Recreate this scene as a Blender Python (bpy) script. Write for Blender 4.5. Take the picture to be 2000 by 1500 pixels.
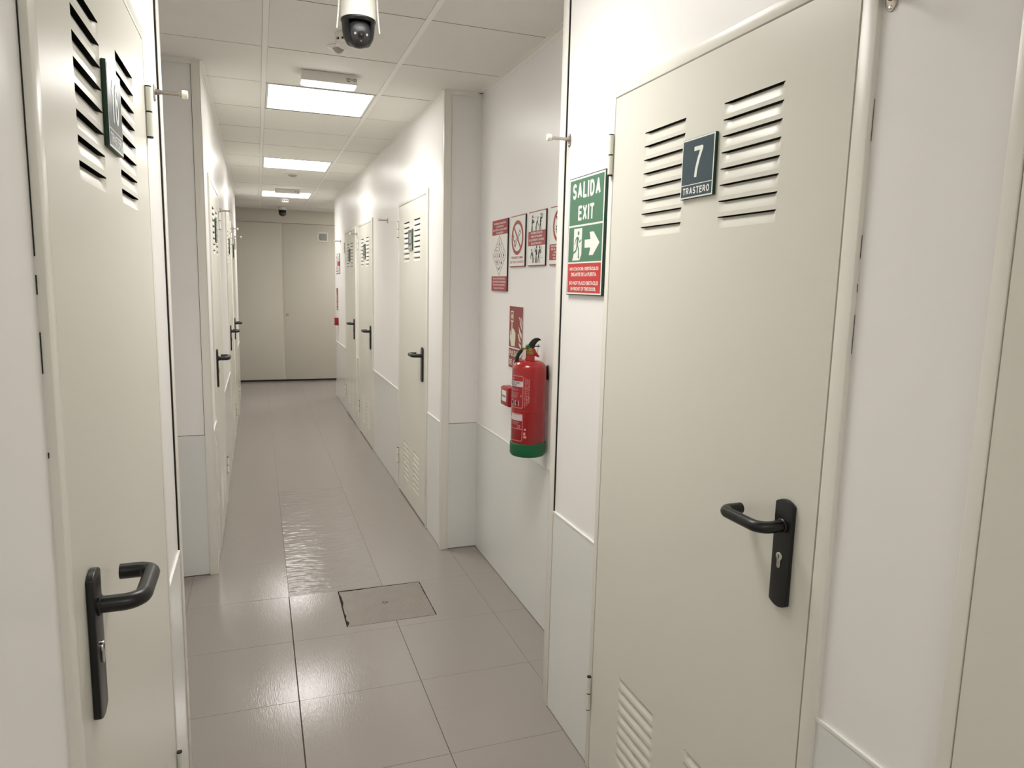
import bpy, bmesh, math, random
from mathutils import Matrix, Vector
random.seed(7)
PI = math.pi
for o in list(bpy.data.objects): bpy.data.objects.remove(o)
SC = bpy.context.scene
COL = SC.collection

# ---------------------------------------------------------------- camera, light, exposure
F_PX = 1371.17
RIGHT = Vector((0.94092726, -0.33782221, 0.0230661))
DOWN = Vector((-0.02597686, -0.13993639, -0.98981969))
FWD = Vector((0.33761086, 0.93074914, -0.14044553))
cam_data = bpy.data.cameras.new('camera'); cam = bpy.data.objects.new('camera', cam_data); COL.objects.link(cam)
cam_data.sensor_fit = 'HORIZONTAL'; cam_data.sensor_width = 36.0; cam_data.lens = F_PX / 2000 * 36
cam_data.clip_start = 0.02; cam_data.clip_end = 60
rot = Matrix((RIGHT, -DOWN, -FWD)).transposed()
cam.matrix_world = Matrix.Translation((0, 0, 1.6)) @ rot.to_4x4()
SC.camera = cam

LED_STRENGTH = 6.0
LED_POWER = 4.6          # watts of the narrower beam under each diffuser
LED_SPREAD = 128
LED_COLOR = (1.0, 0.972, 0.938)
EMERGENCY_STRENGTH = 5.0
world = bpy.data.worlds.new('world'); SC.world = world; world.use_nodes = True
world.node_tree.nodes['Background'].inputs[0].default_value = (0.9, 0.95, 1, 1)
world.node_tree.nodes['Background'].inputs[1].default_value = 0.05
vs = SC.view_settings
vs.view_transform = 'Standard'; vs.look = 'None'; vs.gamma = 1; vs.use_curve_mapping = False
vs.exposure = 0.64
SC.display_settings.display_device = 'sRGB'

# ---------------------------------------------------------------- dimensions
XR, XL, XA, XAL = 1.0086, -0.2475, 1.2214, -0.465   # right wall, left wall, right and left alcove walls
H = 2.658
Y0, YE, YB = -2.6, 9.95, 11.6                        # behind the camera, end of the side walls, end wall
A0, A1 = 2.322, 3.967                                # alcove
AL0, AL1 = 2.29, 3.967
W = 0.775                                            # wainscot height
DW, DH = 0.962, 2.175                                # door frame width and height
BX0, BX1 = -1.6, 2.6                                 # cross corridor at the far end

# ---------------------------------------------------------------- materials
def lin(c): return c / 12.92 if c <= 0.04045 else ((c + 0.055) / 1.055) ** 2.4
def rgb(r, g, b): return (lin(r / 255), lin(g / 255), lin(b / 255), 1)
def material(name, color, rough=0.5, metal=0.0, spec=0.5, coat=0.0, noise=0.0, nscale=40.0, bump=0.0, bscale=200.0,
             stretch=None, emit=None, estr=0.0, coat_rough=0.1, rvar=0.0, bdist=0.002):
    m = bpy.data.materials.new(name); m.use_nodes = True
    nt = m.node_tree; b = nt.nodes['Principled BSDF']
    b.inputs['Base Color'].default_value = color; b.inputs['Roughness'].default_value = rough
    b.inputs['Metallic'].default_value = metal; b.inputs['Specular IOR Level'].default_value = spec
    b.inputs['Coat Weight'].default_value = coat; b.inputs['Coat Roughness'].default_value = coat_rough
    tc = nt.nodes.new('ShaderNodeTexCoord'); out = tc.outputs['Object']
    if stretch:
        mp = nt.nodes.new('ShaderNodeMapping'); mp.inputs['Scale'].default_value = stretch
        nt.links.new(out, mp.inputs['Vector']); out = mp.outputs['Vector']
    if noise > 0:
        n = nt.nodes.new('ShaderNodeTexNoise'); n.inputs['Scale'].default_value = nscale; n.inputs['Detail'].default_value = 4
        nt.links.new(out, n.inputs['Vector'])
        mr = nt.nodes.new('ShaderNodeMapRange'); mr.inputs['To Min'].default_value = 1 - noise; mr.inputs['To Max'].default_value = 1 + noise
        mr.inputs['From Min'].default_value = 0.25; mr.inputs['From Max'].default_value = 0.75
        nt.links.new(n.outputs['Fac'], mr.inputs['Value'])
        mx = nt.nodes.new('ShaderNodeMix'); mx.data_type = 'RGBA'; mx.blend_type = 'MULTIPLY'; mx.inputs[0].default_value = 1
        mx.inputs[6].default_value = color; nt.links.new(mr.outputs[0], mx.inputs[7])
        nt.links.new(mx.outputs[2], b.inputs['Base Color'])
        if rvar > 0:
            mr2 = nt.nodes.new('ShaderNodeMapRange'); mr2.inputs['From Min'].default_value = 0.3; mr2.inputs['From Max'].default_value = 0.7
            mr2.inputs['To Min'].default_value = rough - rvar; mr2.inputs['To Max'].default_value = rough + rvar
            nt.links.new(n.outputs['Fac'], mr2.inputs['Value']); nt.links.new(mr2.outputs[0], b.inputs['Roughness'])
    if bump > 0:
        n2 = nt.nodes.new('ShaderNodeTexNoise'); n2.inputs['Scale'].default_value = bscale; n2.inputs['Detail'].default_value = 2
        nt.links.new(out, n2.inputs['Vector'])
        bp = nt.nodes.new('ShaderNodeBump'); bp.inputs['Strength'].default_value = bump; bp.inputs['Distance'].default_value = bdist
        nt.links.new(n2.outputs['Fac'], bp.inputs['Height']); nt.links.new(bp.outputs['Normal'], b.inputs['Normal'])
    if emit:
        b.inputs['Emission Color'].default_value = (*emit, 1); b.inputs['Emission Strength'].default_value = estr
    return m

M = {}
M['wall'] = material('wall_white', rgb(245, 243, 240), rough=0.34, spec=0.35, noise=0.01, nscale=2, bump=0.02, bscale=60)
M['core'] = material('wall_core', rgb(60, 58, 54), rough=0.9)
M['wainscot'] = material('wainscot_panel', rgb(231, 232, 228), rough=0.16, spec=0.5, noise=0.012, nscale=2)
M['cap'] = material('cap_white', rgb(240, 240, 234), rough=0.3)
M['trim'] = material('trim_white', rgb(240, 237, 228), rough=0.3, noise=0.01, nscale=3)
M['frame'] = material('frame_paint', rgb(234, 232, 222), rough=0.28, noise=0.008, nscale=2)
M['leaf'] = material('leaf_paint', rgb(225, 223, 212), rough=0.3, spec=0.5, noise=0.012, nscale=1.5, bump=0.015, bscale=25)
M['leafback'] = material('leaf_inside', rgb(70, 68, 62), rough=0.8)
M['backdoor'] = material('end_door_paint', rgb(207, 202, 189), rough=0.4, noise=0.015, nscale=2)
M['hinge'] = material('hinge_paint', rgb(228, 227, 215), rough=0.3)
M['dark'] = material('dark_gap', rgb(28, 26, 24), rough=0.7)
M['black'] = material('black_plastic', rgb(15, 15, 15), rough=0.34, noise=0.06, nscale=60)
M['steel'] = material('brushed_steel', rgb(176, 168, 158), rough=0.28, metal=1.0)
M['chrome'] = material('chrome', rgb(205, 203, 198), rough=0.18, metal=1.0)
M['brass'] = material('brass', rgb(176, 140, 82), rough=0.3, metal=1.0)
M['rubber'] = material('white_rubber', rgb(236, 232, 214), rough=0.5)
M['tile'] = material('ceiling_tile', rgb(238, 236, 228), rough=0.85, noise=0.02, nscale=3)
M['tile_edge'] = material('tile_edge_shade', rgb(120, 116, 106), rough=0.9)  # joint shade painted into the tile sides as a darker colour
M['grid'] = material('ceiling_grid', rgb(246, 245, 238), rough=0.45)
M['plenum'] = material('plenum_dark', rgb(90, 88, 82), rough=0.9)
M['led'] = material('led_diffuser', (0.9, 0.9, 0.9, 1), rough=0.5, emit=LED_COLOR, estr=LED_STRENGTH)
M['ledframe'] = material('led_frame', rgb(225, 224, 218), rough=0.4)
M['emergency'] = material('emergency_diffuser', (0.9, 0.9, 0.9, 1), rough=0.4, emit=(1, 1, 1), estr=EMERGENCY_STRENGTH)
M['white'] = material('white_plastic', rgb(232, 230, 222), rough=0.35)
M['grey'] = material('grey_plastic', rgb(168, 164, 156), rough=0.4)
M['floor'] = material('floor_tile', rgb(152, 144, 138), rough=0.155, spec=0.55, noise=0.03, nscale=2.2, bump=0.17, bscale=260, stretch=(1, 0.16, 1), rvar=0.04)
M['patch'] = material('floor_patch', rgb(150, 142, 136), rough=0.17, spec=0.6, noise=0.03, nscale=5, bump=0.75, bscale=15, stretch=(0.8, 1.5, 1), bdist=0.0055)
M['grout'] = material('grout', rgb(84, 74, 64), rough=0.8)
M['groutlight'] = material('grout_light', rgb(168, 160, 150), rough=0.8)
M['soil'] = material('soil_dark', rgb(44, 36, 28), rough=0.95, noise=0.2, nscale=60)
M['red'] = material('red_paint', rgb(158, 8, 16), rough=0.22, coat=0.5)
M['redbox'] = material('red_box', rgb(150, 24, 28), rough=0.35)
M['green'] = material('green_plastic', rgb(0, 98, 56), rough=0.4)
M['s_green'] = material('sign_green', rgb(72, 122, 92), rough=0.35)
M['s_greenedge'] = material('sign_green_edge', rgb(24, 62, 44), rough=0.5)
M['s_red'] = material('sign_red', rgb(200, 46, 44), rough=0.35)
M['s_dred'] = material('sign_dark_red', rgb(166, 52, 56), rough=0.35)
M['s_pul'] = material('sign_maroon', rgb(140, 46, 48), rough=0.4)
M['s_white'] = material('sign_white', rgb(238, 240, 234), rough=0.35)
M['s_cream'] = material('sign_cream', rgb(226, 224, 200), rough=0.35)
M['s_black'] = material('sign_black', rgb(18, 18, 18), rough=0.5)
M['s_edge'] = material('sign_edge', rgb(20, 18, 18), rough=0.6)
M['s_slate'] = material('sign_slate', rgb(60, 78, 86), rough=0.3)
M['labelgrey'] = material('label_grey', rgb(206, 196, 198), rough=0.35)
M['labelpink'] = material('label_print', rgb(226, 150, 150), rough=0.35)
M['ball'] = material('camera_ball', rgb(34, 35, 38), rough=0.42)
M['face'] = material('camera_face', rgb(46, 48, 50), rough=0.4)
M['hose'] = material('hose_rubber', rgb(18, 44, 30), rough=0.4)

def cover_material():
    m = material('cover_plate', rgb(160, 150, 140), rough=0.34, noise=0.07, nscale=14)
    nt = m.node_tree; b = nt.nodes['Principled BSDF']
    tc = nt.nodes.new('ShaderNodeTexCoord')
    br = nt.nodes.new('ShaderNodeTexBrick'); br.inputs['Scale'].default_value = 26; br.inputs['Mortar Size'].default_value = 0.12
    br.inputs['Mortar Smooth'].default_value = 0.6
    br.inputs['Color1'].default_value = (1, 1, 1, 1); br.inputs['Color2'].default_value = (0.9, 0.9, 0.9, 1); br.inputs['Mortar'].default_value = (0, 0, 0, 1)
    nt.links.new(tc.outputs['Object'], br.inputs['Vector'])
    mr = nt.nodes.new('ShaderNodeMix'); mr.data_type = 'RGBA'; mr.blend_type = 'MULTIPLY'; mr.inputs[0].default_value = 0.28
    src = b.inputs['Base Color'].links[0].from_socket; nt.links.new(src, mr.inputs[6]); nt.links.new(br.outputs['Color'], mr.inputs[7]); nt.links.new(mr.outputs[2], b.inputs['Base Color'])
    bp = nt.nodes.new('ShaderNodeBump'); bp.inputs['Strength'].default_value = 0.55; bp.inputs['Distance'].default_value = 0.003
    nt.links.new(br.outputs['Color'], bp.inputs['Height']); nt.links.new(bp.outputs['Normal'], b.inputs['Normal'])
    return m
M['cover'] = cover_material()

# ---------------------------------------------------------------- mesh helpers
class MB:
    def __init__(self): self.v = []; self.f = []
    def add(self, vs, fs):
        n = len(self.v); self.v += [tuple(p) for p in vs]; self.f += [tuple(i + n for i in f) for f in fs]; return self
    def box(self, x0, x1, y0, y1, z0, z1):
        return self.add([(x0, y0, z0), (x1, y0, z0), (x1, y1, z0), (x0, y1, z0), (x0, y0, z1), (x1, y0, z1), (x1, y1, z1), (x0, y1, z1)],
                        [(0, 3, 2, 1), (4, 5, 6, 7), (0, 1, 5, 4), (1, 2, 6, 5), (2, 3, 7, 6), (3, 0, 4, 7)])
    def lathe(self, prof, c=(0, 0, 0), axis='z', n=24, a0=0.0, a1=2 * PI):
        full = abs(a1 - a0 - 2 * PI) < 1e-6
        k = n if full else n + 1
        vs, fs = [], []
        for r, h in prof:
            for i in range(k):
                t = a0 + (a1 - a0) * i / n
                p = (r * math.cos(t), r * math.sin(t), h)
                if axis == 'x': p = (p[2], p[0], p[1])
                elif axis == 'y': p = (p[1], p[2], p[0])
                vs.append((p[0] + c[0], p[1] + c[1], p[2] + c[2]))
        for j in range(len(prof) - 1):
            for i in range(n):
                a = j * k + i; b = j * k + (i + 1) % k
                fs.append((a, b, b + k, a + k))
        return self.add(vs, fs)
    def tube(self, path, r, n=12, caps=True):
        path = [Vector(p) for p in path]; rs = r if isinstance(r, (list, tuple)) else [r] * len(path)
        vs, fs = [], []; prev = None
        for i, p in enumerate(path):
            t = (path[min(i + 1, len(path) - 1)] - path[max(i - 1, 0)]).normalized()
            if prev is None:
                u = t.orthogonal().normalized()
            else:
                u = (prev - t * prev.dot(t)).normalized()
            w = t.cross(u); prev = u
            for k in range(n):
                a = 2 * PI * k / n
                vs.append(p + (u * math.cos(a) + w * math.sin(a)) * rs[i])
        for i in range(len(path) - 1):
            for k in range(n):
                a = i * n + k; b = i * n + (k + 1) % n
                fs.append((a, b, b + n, a + n))
        if caps:
            fs.append(tuple(range(n))[::-1]); fs.append(tuple(range((len(path) - 1) * n, len(path) * n)))
        return self.add(vs, fs)
    def prism(self, pts, d):     # polygon of 3-D points swept along vector d
        n = len(pts); d = Vector(d)
        vs = [Vector(p) for p in pts] + [Vector(p) + d for p in pts]
        fs = [tuple(range(n))[::-1], tuple(range(n, 2 * n))] + [(i, (i + 1) % n, n + (i + 1) % n, n + i) for i in range(n)]
        return self.add(vs, fs)

def obj(name, mb, m, parent=None, bevel=0.0, smooth=False, fix=True, seg=2, edge=None):
    me = bpy.data.meshes.new(name)
    vs = [Vector(p) for p in mb.v]
    if parent is not None:
        o0 = Vector(parent['wo'])
    else:
        lo = [min(p[i] for p in vs) for i in range(3)]; hi = [max(p[i] for p in vs) for i in range(3)]
        o0 = Vector(((lo[0] + hi[0]) / 2, (lo[1] + hi[1]) / 2, lo[2]))
    me.from_pydata([p - o0 for p in vs], [], mb.f)
    if fix or bevel:
        bm = bmesh.new(); bm.from_mesh(me)
        if fix: bmesh.ops.recalc_face_normals(bm, faces=bm.faces)
        if bevel:
            es = [e for e in bm.edges if len(e.link_faces) == 2 and e.calc_face_angle(0) > 0.5]
            bmesh.ops.bevel(bm, geom=es, offset=bevel, segments=seg, affect='EDGES', profile=0.5, clamp_overlap=True)
        bm.to_mesh(me); bm.free()
    if smooth or bevel:
        me.polygons.foreach_set('use_smooth', [True] * len(me.polygons))
        try: me.set_sharp_from_angle(angle=math.radians(35))
        except Exception: pass
    me.materials.append(m)
    if edge:
        me.materials.append(edge)
        for p in me.polygons:
            if abs(p.normal.z) < 0.5: p.material_index = 1
    me.update()
    o = bpy.data.objects.new(name, me); COL.objects.link(o)
    o['wo'] = tuple(o0)
    if parent is not None: o.parent = parent
    else: o.location = o0
    return o
def empty(name, loc, label=None, cat=None, group=None, kind=None):
    o = bpy.data.objects.new(name, None); COL.objects.link(o); o.location = loc; o.empty_display_size = 0.05
    o['wo'] = tuple(loc); return tag(o, label, cat, group, kind)
def tag(o, label=None, cat=None, group=None, kind=None):
    for k, v in (('label', label), ('category', cat), ('group', group), ('kind', kind)):
        if v: o[k] = v
    return o
def copy_tree(o, parent=None):
    c = o.copy(); COL.objects.link(c)
    if parent is not None: c.parent = parent
    for ch in list(o.children): copy_tree(ch, c)
    return c

# flat print: polygons in a sign's own plane (a to the right, b up, metres)
class Plane2:
    def __init__(self): self.v = []; self.f = []; self.lv = {}; self.k = 0
    def poly(self, pts):
        n = len(self.v); self.v += [tuple(p) for p in pts]; self.f.append(tuple(range(n, n + len(pts))))
        self.k += 1
        for i in range(n, n + len(pts)): self.lv[i] = (self.k % 24) * 9e-6
        return self
    def rect(self, x0, y0, x1, y1): return self.poly([(x0, y0), (x1, y0), (x1, y1), (x0, y1)])
    def frame(self, x0, y0, x1, y1, w):
        self.rect(x0, y0, x1, y0 + w); self.rect(x0, y1 - w, x1, y1); self.rect(x0, y0 + w, x0 + w, y1 - w); return self.rect(x1 - w, y0 + w, x1, y1 - w)
    def disc(self, cx, cy, r, ry=None, n=20):
        ry = ry or r; return self.poly([(cx + r * math.cos(2 * PI * i / n), cy + ry * math.sin(2 * PI * i / n)) for i in range(n)])
    def ring(self, cx, cy, r0, r1, n=40):
        k = len(self.v)
        for i in range(n):
            t = 2 * PI * i / n
            self.v += [(cx + r0 * math.cos(t), cy + r0 * math.sin(t)), (cx + r1 * math.cos(t), cy + r1 * math.sin(t))]
        for i in range(n):
            j = (i + 1) % n
            self.f.append((k + 2 * i, k + 2 * i + 1, k + 2 * j + 1, k + 2 * j))
        return self
    def bar(self, p, q, w, w2=None):
        w2 = w if w2 is None else w2
        dx, dy = q[0] - p[0], q[1] - p[1]; L = math.hypot(dx, dy) or 1; nx, ny = -dy / L / 2, dx / L / 2
        return self.poly([(p[0] + nx * w, p[1] + ny * w), (p[0] - nx * w, p[1] - ny * w), (q[0] - nx * w2, q[1] - ny * w2), (q[0] + nx * w2, q[1] + ny * w2)])
    def path(self, pts, w):
        for i, (p, q) in enumerate(zip(pts[:-1], pts[1:])):
            self.bar(p, q, w)
            if i: self.disc(p[0], p[1], w / 2, n=8)
        return self
    def text(self, s, cx, cy, w, h, bold=0.012, rotate=0.0, shear=0.0):
        cu = bpy.data.curves.new('t', 'FONT'); cu.body = s; cu.offset = bold; cu.resolution_u = 2; cu.shear = shear
        ob = bpy.data.objects.new('t', cu); COL.objects.link(ob)
        dg = bpy.context.evaluated_depsgraph_get(); dg.update()
        me = bpy.data.meshes.new_from_object(ob.evaluated_get(dg))
        pts = [(p.co.x, p.co.y) for p in me.vertices]; fs = [tuple(p.vertices) for p in me.polygons]
        bpy.data.objects.remove(ob); bpy.data.curves.remove(cu); bpy.data.meshes.remove(me)
        x0 = min(p[0] for p in pts); x1 = max(p[0] for p in pts); y0 = min(p[1] for p in pts); y1 = max(p[1] for p in pts)
        k = len(self.v); c, sn = math.cos(rotate), math.sin(rotate)
        for x, y in pts:
            u = ((x - x0) / (x1 - x0) - 0.5) * w; v = ((y - y0) / (y1 - y0) - 0.5) * h
            self.v.append((cx + u * c - v * sn, cy + u * sn + v * c))
        self.f += [tuple(i + k for i in f) for f in fs]
        return self
    def strokes(self, s_, cx, cy, w, h, wt=0.17, gap=0.16):
        """bold sans capitals drawn as strokes of even weight; wt = stroke weight as a share of the height"""
        adv = [GLYPH[c][0] for c in s_]; tot = sum(adv) + gap * (len(s_) - 1)
        kx = w / tot; x = cx - w / 2; t = wt * h
        for c, a in zip(s_, adv):
            gw = a * kx
            for run in GLYPH[c][1]:
                pts_ = [(x + t / 2 + px * (gw - t), cy - h / 2 + t / 2 + py * (h - t)) for px, py in run]
                ends = (run[0][1] in (0, 1) and len(run) < 4)
                self.path(pts_, t)
                for p_ in (pts_[0], pts_[-1]):
                    if run[0] != run[-1]: self.rect(p_[0] - t / 2, p_[1] - t / 2, p_[0] + t / 2, p_[1] + t / 2) if c in 'LIETFHP1' else None
            x += gw + gap * kx
        return self
    def mb(self, fn):
        m = MB(); m.v = [fn(a, b) for a, b in self.v]; m.f = list(self.f); return m
def arc(cx, cy, rx, ry, a0, a1, n=9): return [(cx + rx * math.cos(math.radians(a0 + (a1 - a0) * i / n)), cy + ry * math.sin(math.radians(a0 + (a1 - a0) * i / n))) for i in range(n + 1)]
S_ = arc(.5, .76, .5, .24, 20, 180, 8) + arc(.5, .74, .5, .24, 190, 265, 4) + arc(.5, .26, .5, .24, 85, -10, 5) + arc(.5, .24, .5, .24, -20, -165, 8)
BOWL = [(0, 1), (.5, 1)] + arc(.5, .76, .5, .24, 80, -80, 8) + [(.5, .52), (0, .52)]
GLYPH = {'S': (.74, [S_]), 'A': (.84, [[(-.02, -.02), (.5, 1), (1.02, -.02)], [(.2, .30), (.8, .30)]]), 'L': (.66, [[(0, 1), (0, 0), (1, 0)]]), 'I': (.2, [[(.5, 1), (.5, 0)]]),
         'D': (.80, [[(0, 0), (0, 1), (.45, 1)] + arc(.45, .5, .55, .5, 80, -80, 10) + [(.45, 0), (0, 0)]]), 'E': (.70, [[(1, 1), (0, 1), (0, 0), (1, 0)], [(0, .53), (.9, .53)]]),
         'X': (.80, [[(-.04, -.06), (1.04, 1.06)], [(-.04, 1.06), (1.04, -.06)]]), 'T': (.72, [[(0, 1), (1, 1)], [(.5, 1), (.5, 0)]]), 'R': (.78, [[(0, 0)] + BOWL, [(.5, .52), (1, 0)]]),
         'O': (.86, [arc(.5, .5, .5, .5, 90, 450, 20)]), 'P': (.74, [[(0, 0)] + BOWL]), 'U': (.78, [[(0, 1), (0, .35)] + arc(.5, .35, .5, .35, 190, 350, 8) + [(1, .35), (1, 1)]]),
         'M': (.90, [[(0, 0), (0, 1), (.5, .1), (1, 1), (1, 0)]]), ' ': (.25, []),
         '7': (.56, [[(0, 1), (1, 1), (.62, .6), (.38, .25), (.30, -.06)]]), '1': (.34, [[(0, .74), (.75, 1), (.75, 0)]]), '0': (.56, [arc(.5, .5, .5, .5, 90, 450, 20)]),
         '6': (.56, [arc(.5, .3, .5, .3, 180, 540, 16), [(0, .3), (0, .55)] + arc(.5, .62, .5, .38, 170, 30, 8)]), '8': (.56, [arc(.5, .76, .44, .24, 90, 450, 16), arc(.5, .26, .5, .26, 90, 450, 16)]),
         '9': (.56, [arc(.5, .7, .5, .3, 0, 360, 16), [(1, .7), (1, .45)] + arc(.5, .38, .5, .38, -10, -150, 8)]),
         '5': (.56, [[(.95, 1), (.15, 1), (.05, .52)] + arc(.45, .32, .55, .32, 110, -160, 12)]), '4': (.6, [[(.72, 0), (.72, 1), (0, .28), (1, .28)]]),
         '3': (.56, [arc(.45, .76, .5, .24, 160, -80, 9) + arc(.45, .26, .55, .26, 80, -165, 10)])}
def on_right(x, yfar, z0):      # sign on a wall facing -x: a runs towards the viewer's right (-y)
    return lambda d: (lambda a, b: (x - d, yfar - a, z0 + b))
def on_left(x, ynear, z0):
    return lambda d: (lambda a, b: (x + d, ynear + a, z0 + b))
def board(name, label, cat, P, w, h, th, edge, bevel=0.0008, group=None):
    fn0, fn1 = P(0.0006), P(th)
    pts = [(0, 0), (w, 0), (w, h), (0, h)]
    mb = MB(); a = [Vector(fn0(*p)) for p in pts]; d = Vector(fn1(0, 0)) - Vector(fn0(0, 0))
    mb.prism(a, d)
    o = obj(name, mb, edge, bevel=bevel)
    return tag(o, label, cat, group)
def printed(name, p2, m, P, th, layer, parent, label=None):
    if isinstance(p2, list):
        for q in p2: printed(name, q, m, P, th, layer, parent)
        return
    mb = p2.mb(P(th + 0.0003 + 0.0003 * layer)); nrm = Vector(P(1)(0, 0)) - Vector(P(0)(0, 0))
    for i, dv in p2.lv.items(): mb.v[i] = tuple(Vector(mb.v[i]) + nrm * dv)
    o = obj(name, mb, m, parent, fix=False)
    return tag(o, label)

# ---------------------------------------------------------------- doors: where they stand
# name, wall side, near edge of the frame
RDOORS = {'door_6': -0.230, 'door_7': 0.983, 'door_8': 4.348, 'door_9': 6.590, 'door_10': 7.790}
LDOORS = {'door_16': 0.985, 'door_15': 4.345, 'door_14': 6.620, 'door_13': 7.860}

# ---------------------------------------------------------------- room shell
def wall_side(name, xw, xal, a0, a1, doors, s):
    """s=+1 right wall (faces -x), s=-1 left wall (faces +x)."""
    T, FT = 0.16, 0.008
    def bx(mb, d0, d1, y0, y1, z0, z1, x=xw):     # d = depth into the wall
        x0, x1 = x + s * d0, x + s * d1
        return mb.box(min(x0, x1), max(x0, x1), y0, y1, z0, z1)
    op = sorted((y + 0.006, y + DW - 0.006) for y in doors.values())
    core = MB()
    # stretches of wall plane between doors and alcove
    edges = [Y0] + [v for o_ in op for v in o_] + [YE]
    stretches = []
    for i in range(0, len(edges), 2):
        y0, y1 = edges[i], edges[i + 1]
        if y0 < a0 < y1: stretches += [(y0, a0), (a1, y1)]
        else: stretches.append((y0, y1))
    for y0, y1 in stretches: bx(core, FT, T, y0 + (FT + 0.001 if y0 == a1 else 0), y1 - (FT + 0.001 if y1 in (a0, YE) else 0), 0, H + 0.05)
    for y0, y1 in op:
        bx(core, FT, T, y0, y1, DH - 0.006, H + 0.05)
        bx(core, 0.075, T, y0, y1, 0, DH - 0.006)
    dal = abs(xal - xw)
    bx(core, dal + FT, dal + T, a0 - 0.1, a1 + 0.1, 0, H + 0.05)
    bx(core, T, dal + T, a0 - 0.1, a0 - FT - 0.001, 0, H + 0.05); bx(core, T, dal + T, a1 + FT + 0.001, a1 + 0.1, 0, H + 0.05)
    root = obj(name, core, M['core']); tag(root, kind='structure')
    def panel(kind, m, d0, d1, y0, y1, z0, z1, x=xw, bevel=0.0):
        obj(kind, bx(MB(), d0, d1, y0, y1, z0, z1, x), m, root, bevel=bevel)
    def cross(kind, m, dd0, dd1, yface, sgn, z0, z1, t, x=xw):   # panel on an alcove end, facing along y
        x0, x1 = x + s * dd0, x + s * dd1
        obj(kind, MB().box(min(x0, x1), max(x0, x1), min(yface, yface - sgn * t), max(yface, yface - sgn * t), z0, z1), m, root)
    G = 0.0025; TW = 0.034
    for y0, y1 in stretches:
        e0 = y0 + (TW + G if y0 == a1 else 0.0); e1 = y1 - (TW + G if y1 == a0 else 0.0)
        if y1 == YE: e1 = y1 - TW - G
        panel('wall_panel', M['wall'], 0, FT, e0, e1, W, H)
        f0 = y0 + (TW if y0 == a1 else 0); f1 = y1 - (TW if y1 == a0 or y1 == YE else 0)
        if f1 > f0:
            panel('wainscot_panel', M['wainscot'], -0.0046, FT, f0, f1, 0.004, W - 0.003)
            panel('wainscot_cap', M['cap'], -0.0062, FT, f0, f1, W - 0.003, W + 0.003)
    for y0, y1 in op: panel('lintel_panel', M['wall'], 0, FT, y0, y1, DH - 0.004, H)
    # alcove faces
    panel('alcove_panel', M['wall'], 0, FT, a0, a1, W, H, xal)
    panel('wainscot_panel', M['wainscot'], -0.003, FT, a0, a1, 0.004, W - 0.003, xal)
    panel('wainscot_cap', M['cap'], -0.005, FT, a0, a1, W - 0.003, W + 0.003, xal)
    for ya, sg in ((a1, -1), (a0, 1)):
        cross('alcove_panel', M['wall'], TW + G, dal, ya, sg, W, H, FT)
        cross('wainscot_panel', M['wainscot'], TW, dal, ya + sg * 0.003, sg, 0.004, W - 0.003, FT + 0.003)
        # L-shaped corner trim
        c = MB(); g = MB(); pr = 0.0085
        y_o = ya + sg * pr           # outer face beyond the alcove end
        yy = sorted((ya - sg * TW, y_o)); bx(c, -pr, -0.0045, yy[0], yy[1], 0, H)
        yy = sorted((ya + sg * 0.003, y_o)); bx(c, -0.0045, TW, yy[0], yy[1], 0, H)
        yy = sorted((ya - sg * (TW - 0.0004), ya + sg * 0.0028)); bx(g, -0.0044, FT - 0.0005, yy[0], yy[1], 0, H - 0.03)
        ct = obj('corner_trim', c, M['trim'], root, bevel=0.0012); obj('shadow_gap', g, M['dark'], ct)  # dark filler strip stands in for the shade under the trim lip
    c = MB(); bx(c, -0.004, FT, YE - TW, YE + 0.004, 0, H); bx(c, FT, TW, YE - FT, YE + 0.004, 0, H)
    obj('corner_trim', c, M['trim'], root, bevel=0.002)
    cross('end_panel', M['wall'], TW, T, YE, 1, 0, H, FT)
    return root
wall_side('wall_right', XR, XA, A0, A1, RDOORS, 1)
wall_side('wall_left', XL, XAL, AL0, AL1, LDOORS, -1)
# cross corridor at the far end, wall behind the camera
tag(obj('wall_back', MB().box(BX0, BX1, YB, YB + 0.1, 0, H + 0.05), M['wall']), kind='structure')
w = MB().box(XR + 0.16, BX1, YE - 0.1, YE, 0, H + 0.05).box(BX1, BX1 + 0.1, YE - 0.1, YB + 0.1, 0, H + 0.05)
w.box(BX0, XL - 0.16, YE - 0.1, YE, 0, H + 0.05).box(BX0 - 0.1, BX0, YE - 0.1, YB + 0.1, 0, H + 0.05)
tag(obj('wall_cross_corridor', w, M['wall']), kind='structure')
tag(obj('wall_behind', MB().box(XL - 0.16, XR + 0.16, Y0 - 0.1, Y0, 0, H + 0.05), M['wall']), kind='structure')

# ---------------------------------------------------------------- floor
floor = obj('floor', MB().box(BX0 - 0.1, BX1 + 0.1, Y0 - 0.1, YB + 0.1, -0.06, -0.006), M['grout']); tag(floor, kind='structure')
XT = [-0.8375, -0.3635, 0.1100, 0.5835, 1.0525, 1.5255]
PT = 0.4735
COVER = (0.355, 0.778, 3.150, 3.546)          # manhole cover
rows = []; yk = 2.611 - PT * 11
while yk < YB:
    rows.append(yk); yk += PT
def tile_box(mb, x0, x1, y0, y1, hole):
    z0, z1 = -0.006, 0.0
    if hole and hole[0] < x1 and hole[1] > x0 and hole[2] < y1 and hole[3] > y0:
        hx0, hx1, hy0, hy1 = max(hole[0], x0), min(hole[1], x1), max(hole[2], y0), min(hole[3], y1)
        if hy0 > y0: mb.box(x0, x1, y0, hy0, z0, z1)
        if hy1 < y1: mb.box(x0, x1, hy1, y1, z0, z1)
        if hx0 > x0: mb.box(x0, hx0, hy0, hy1, z0, z1)
        if hx1 < x1: mb.box(hx1, x1, hy0, hy1, z0, z1)
    else: mb.box(x0, x1, y0, y1, z0, z1)
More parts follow.
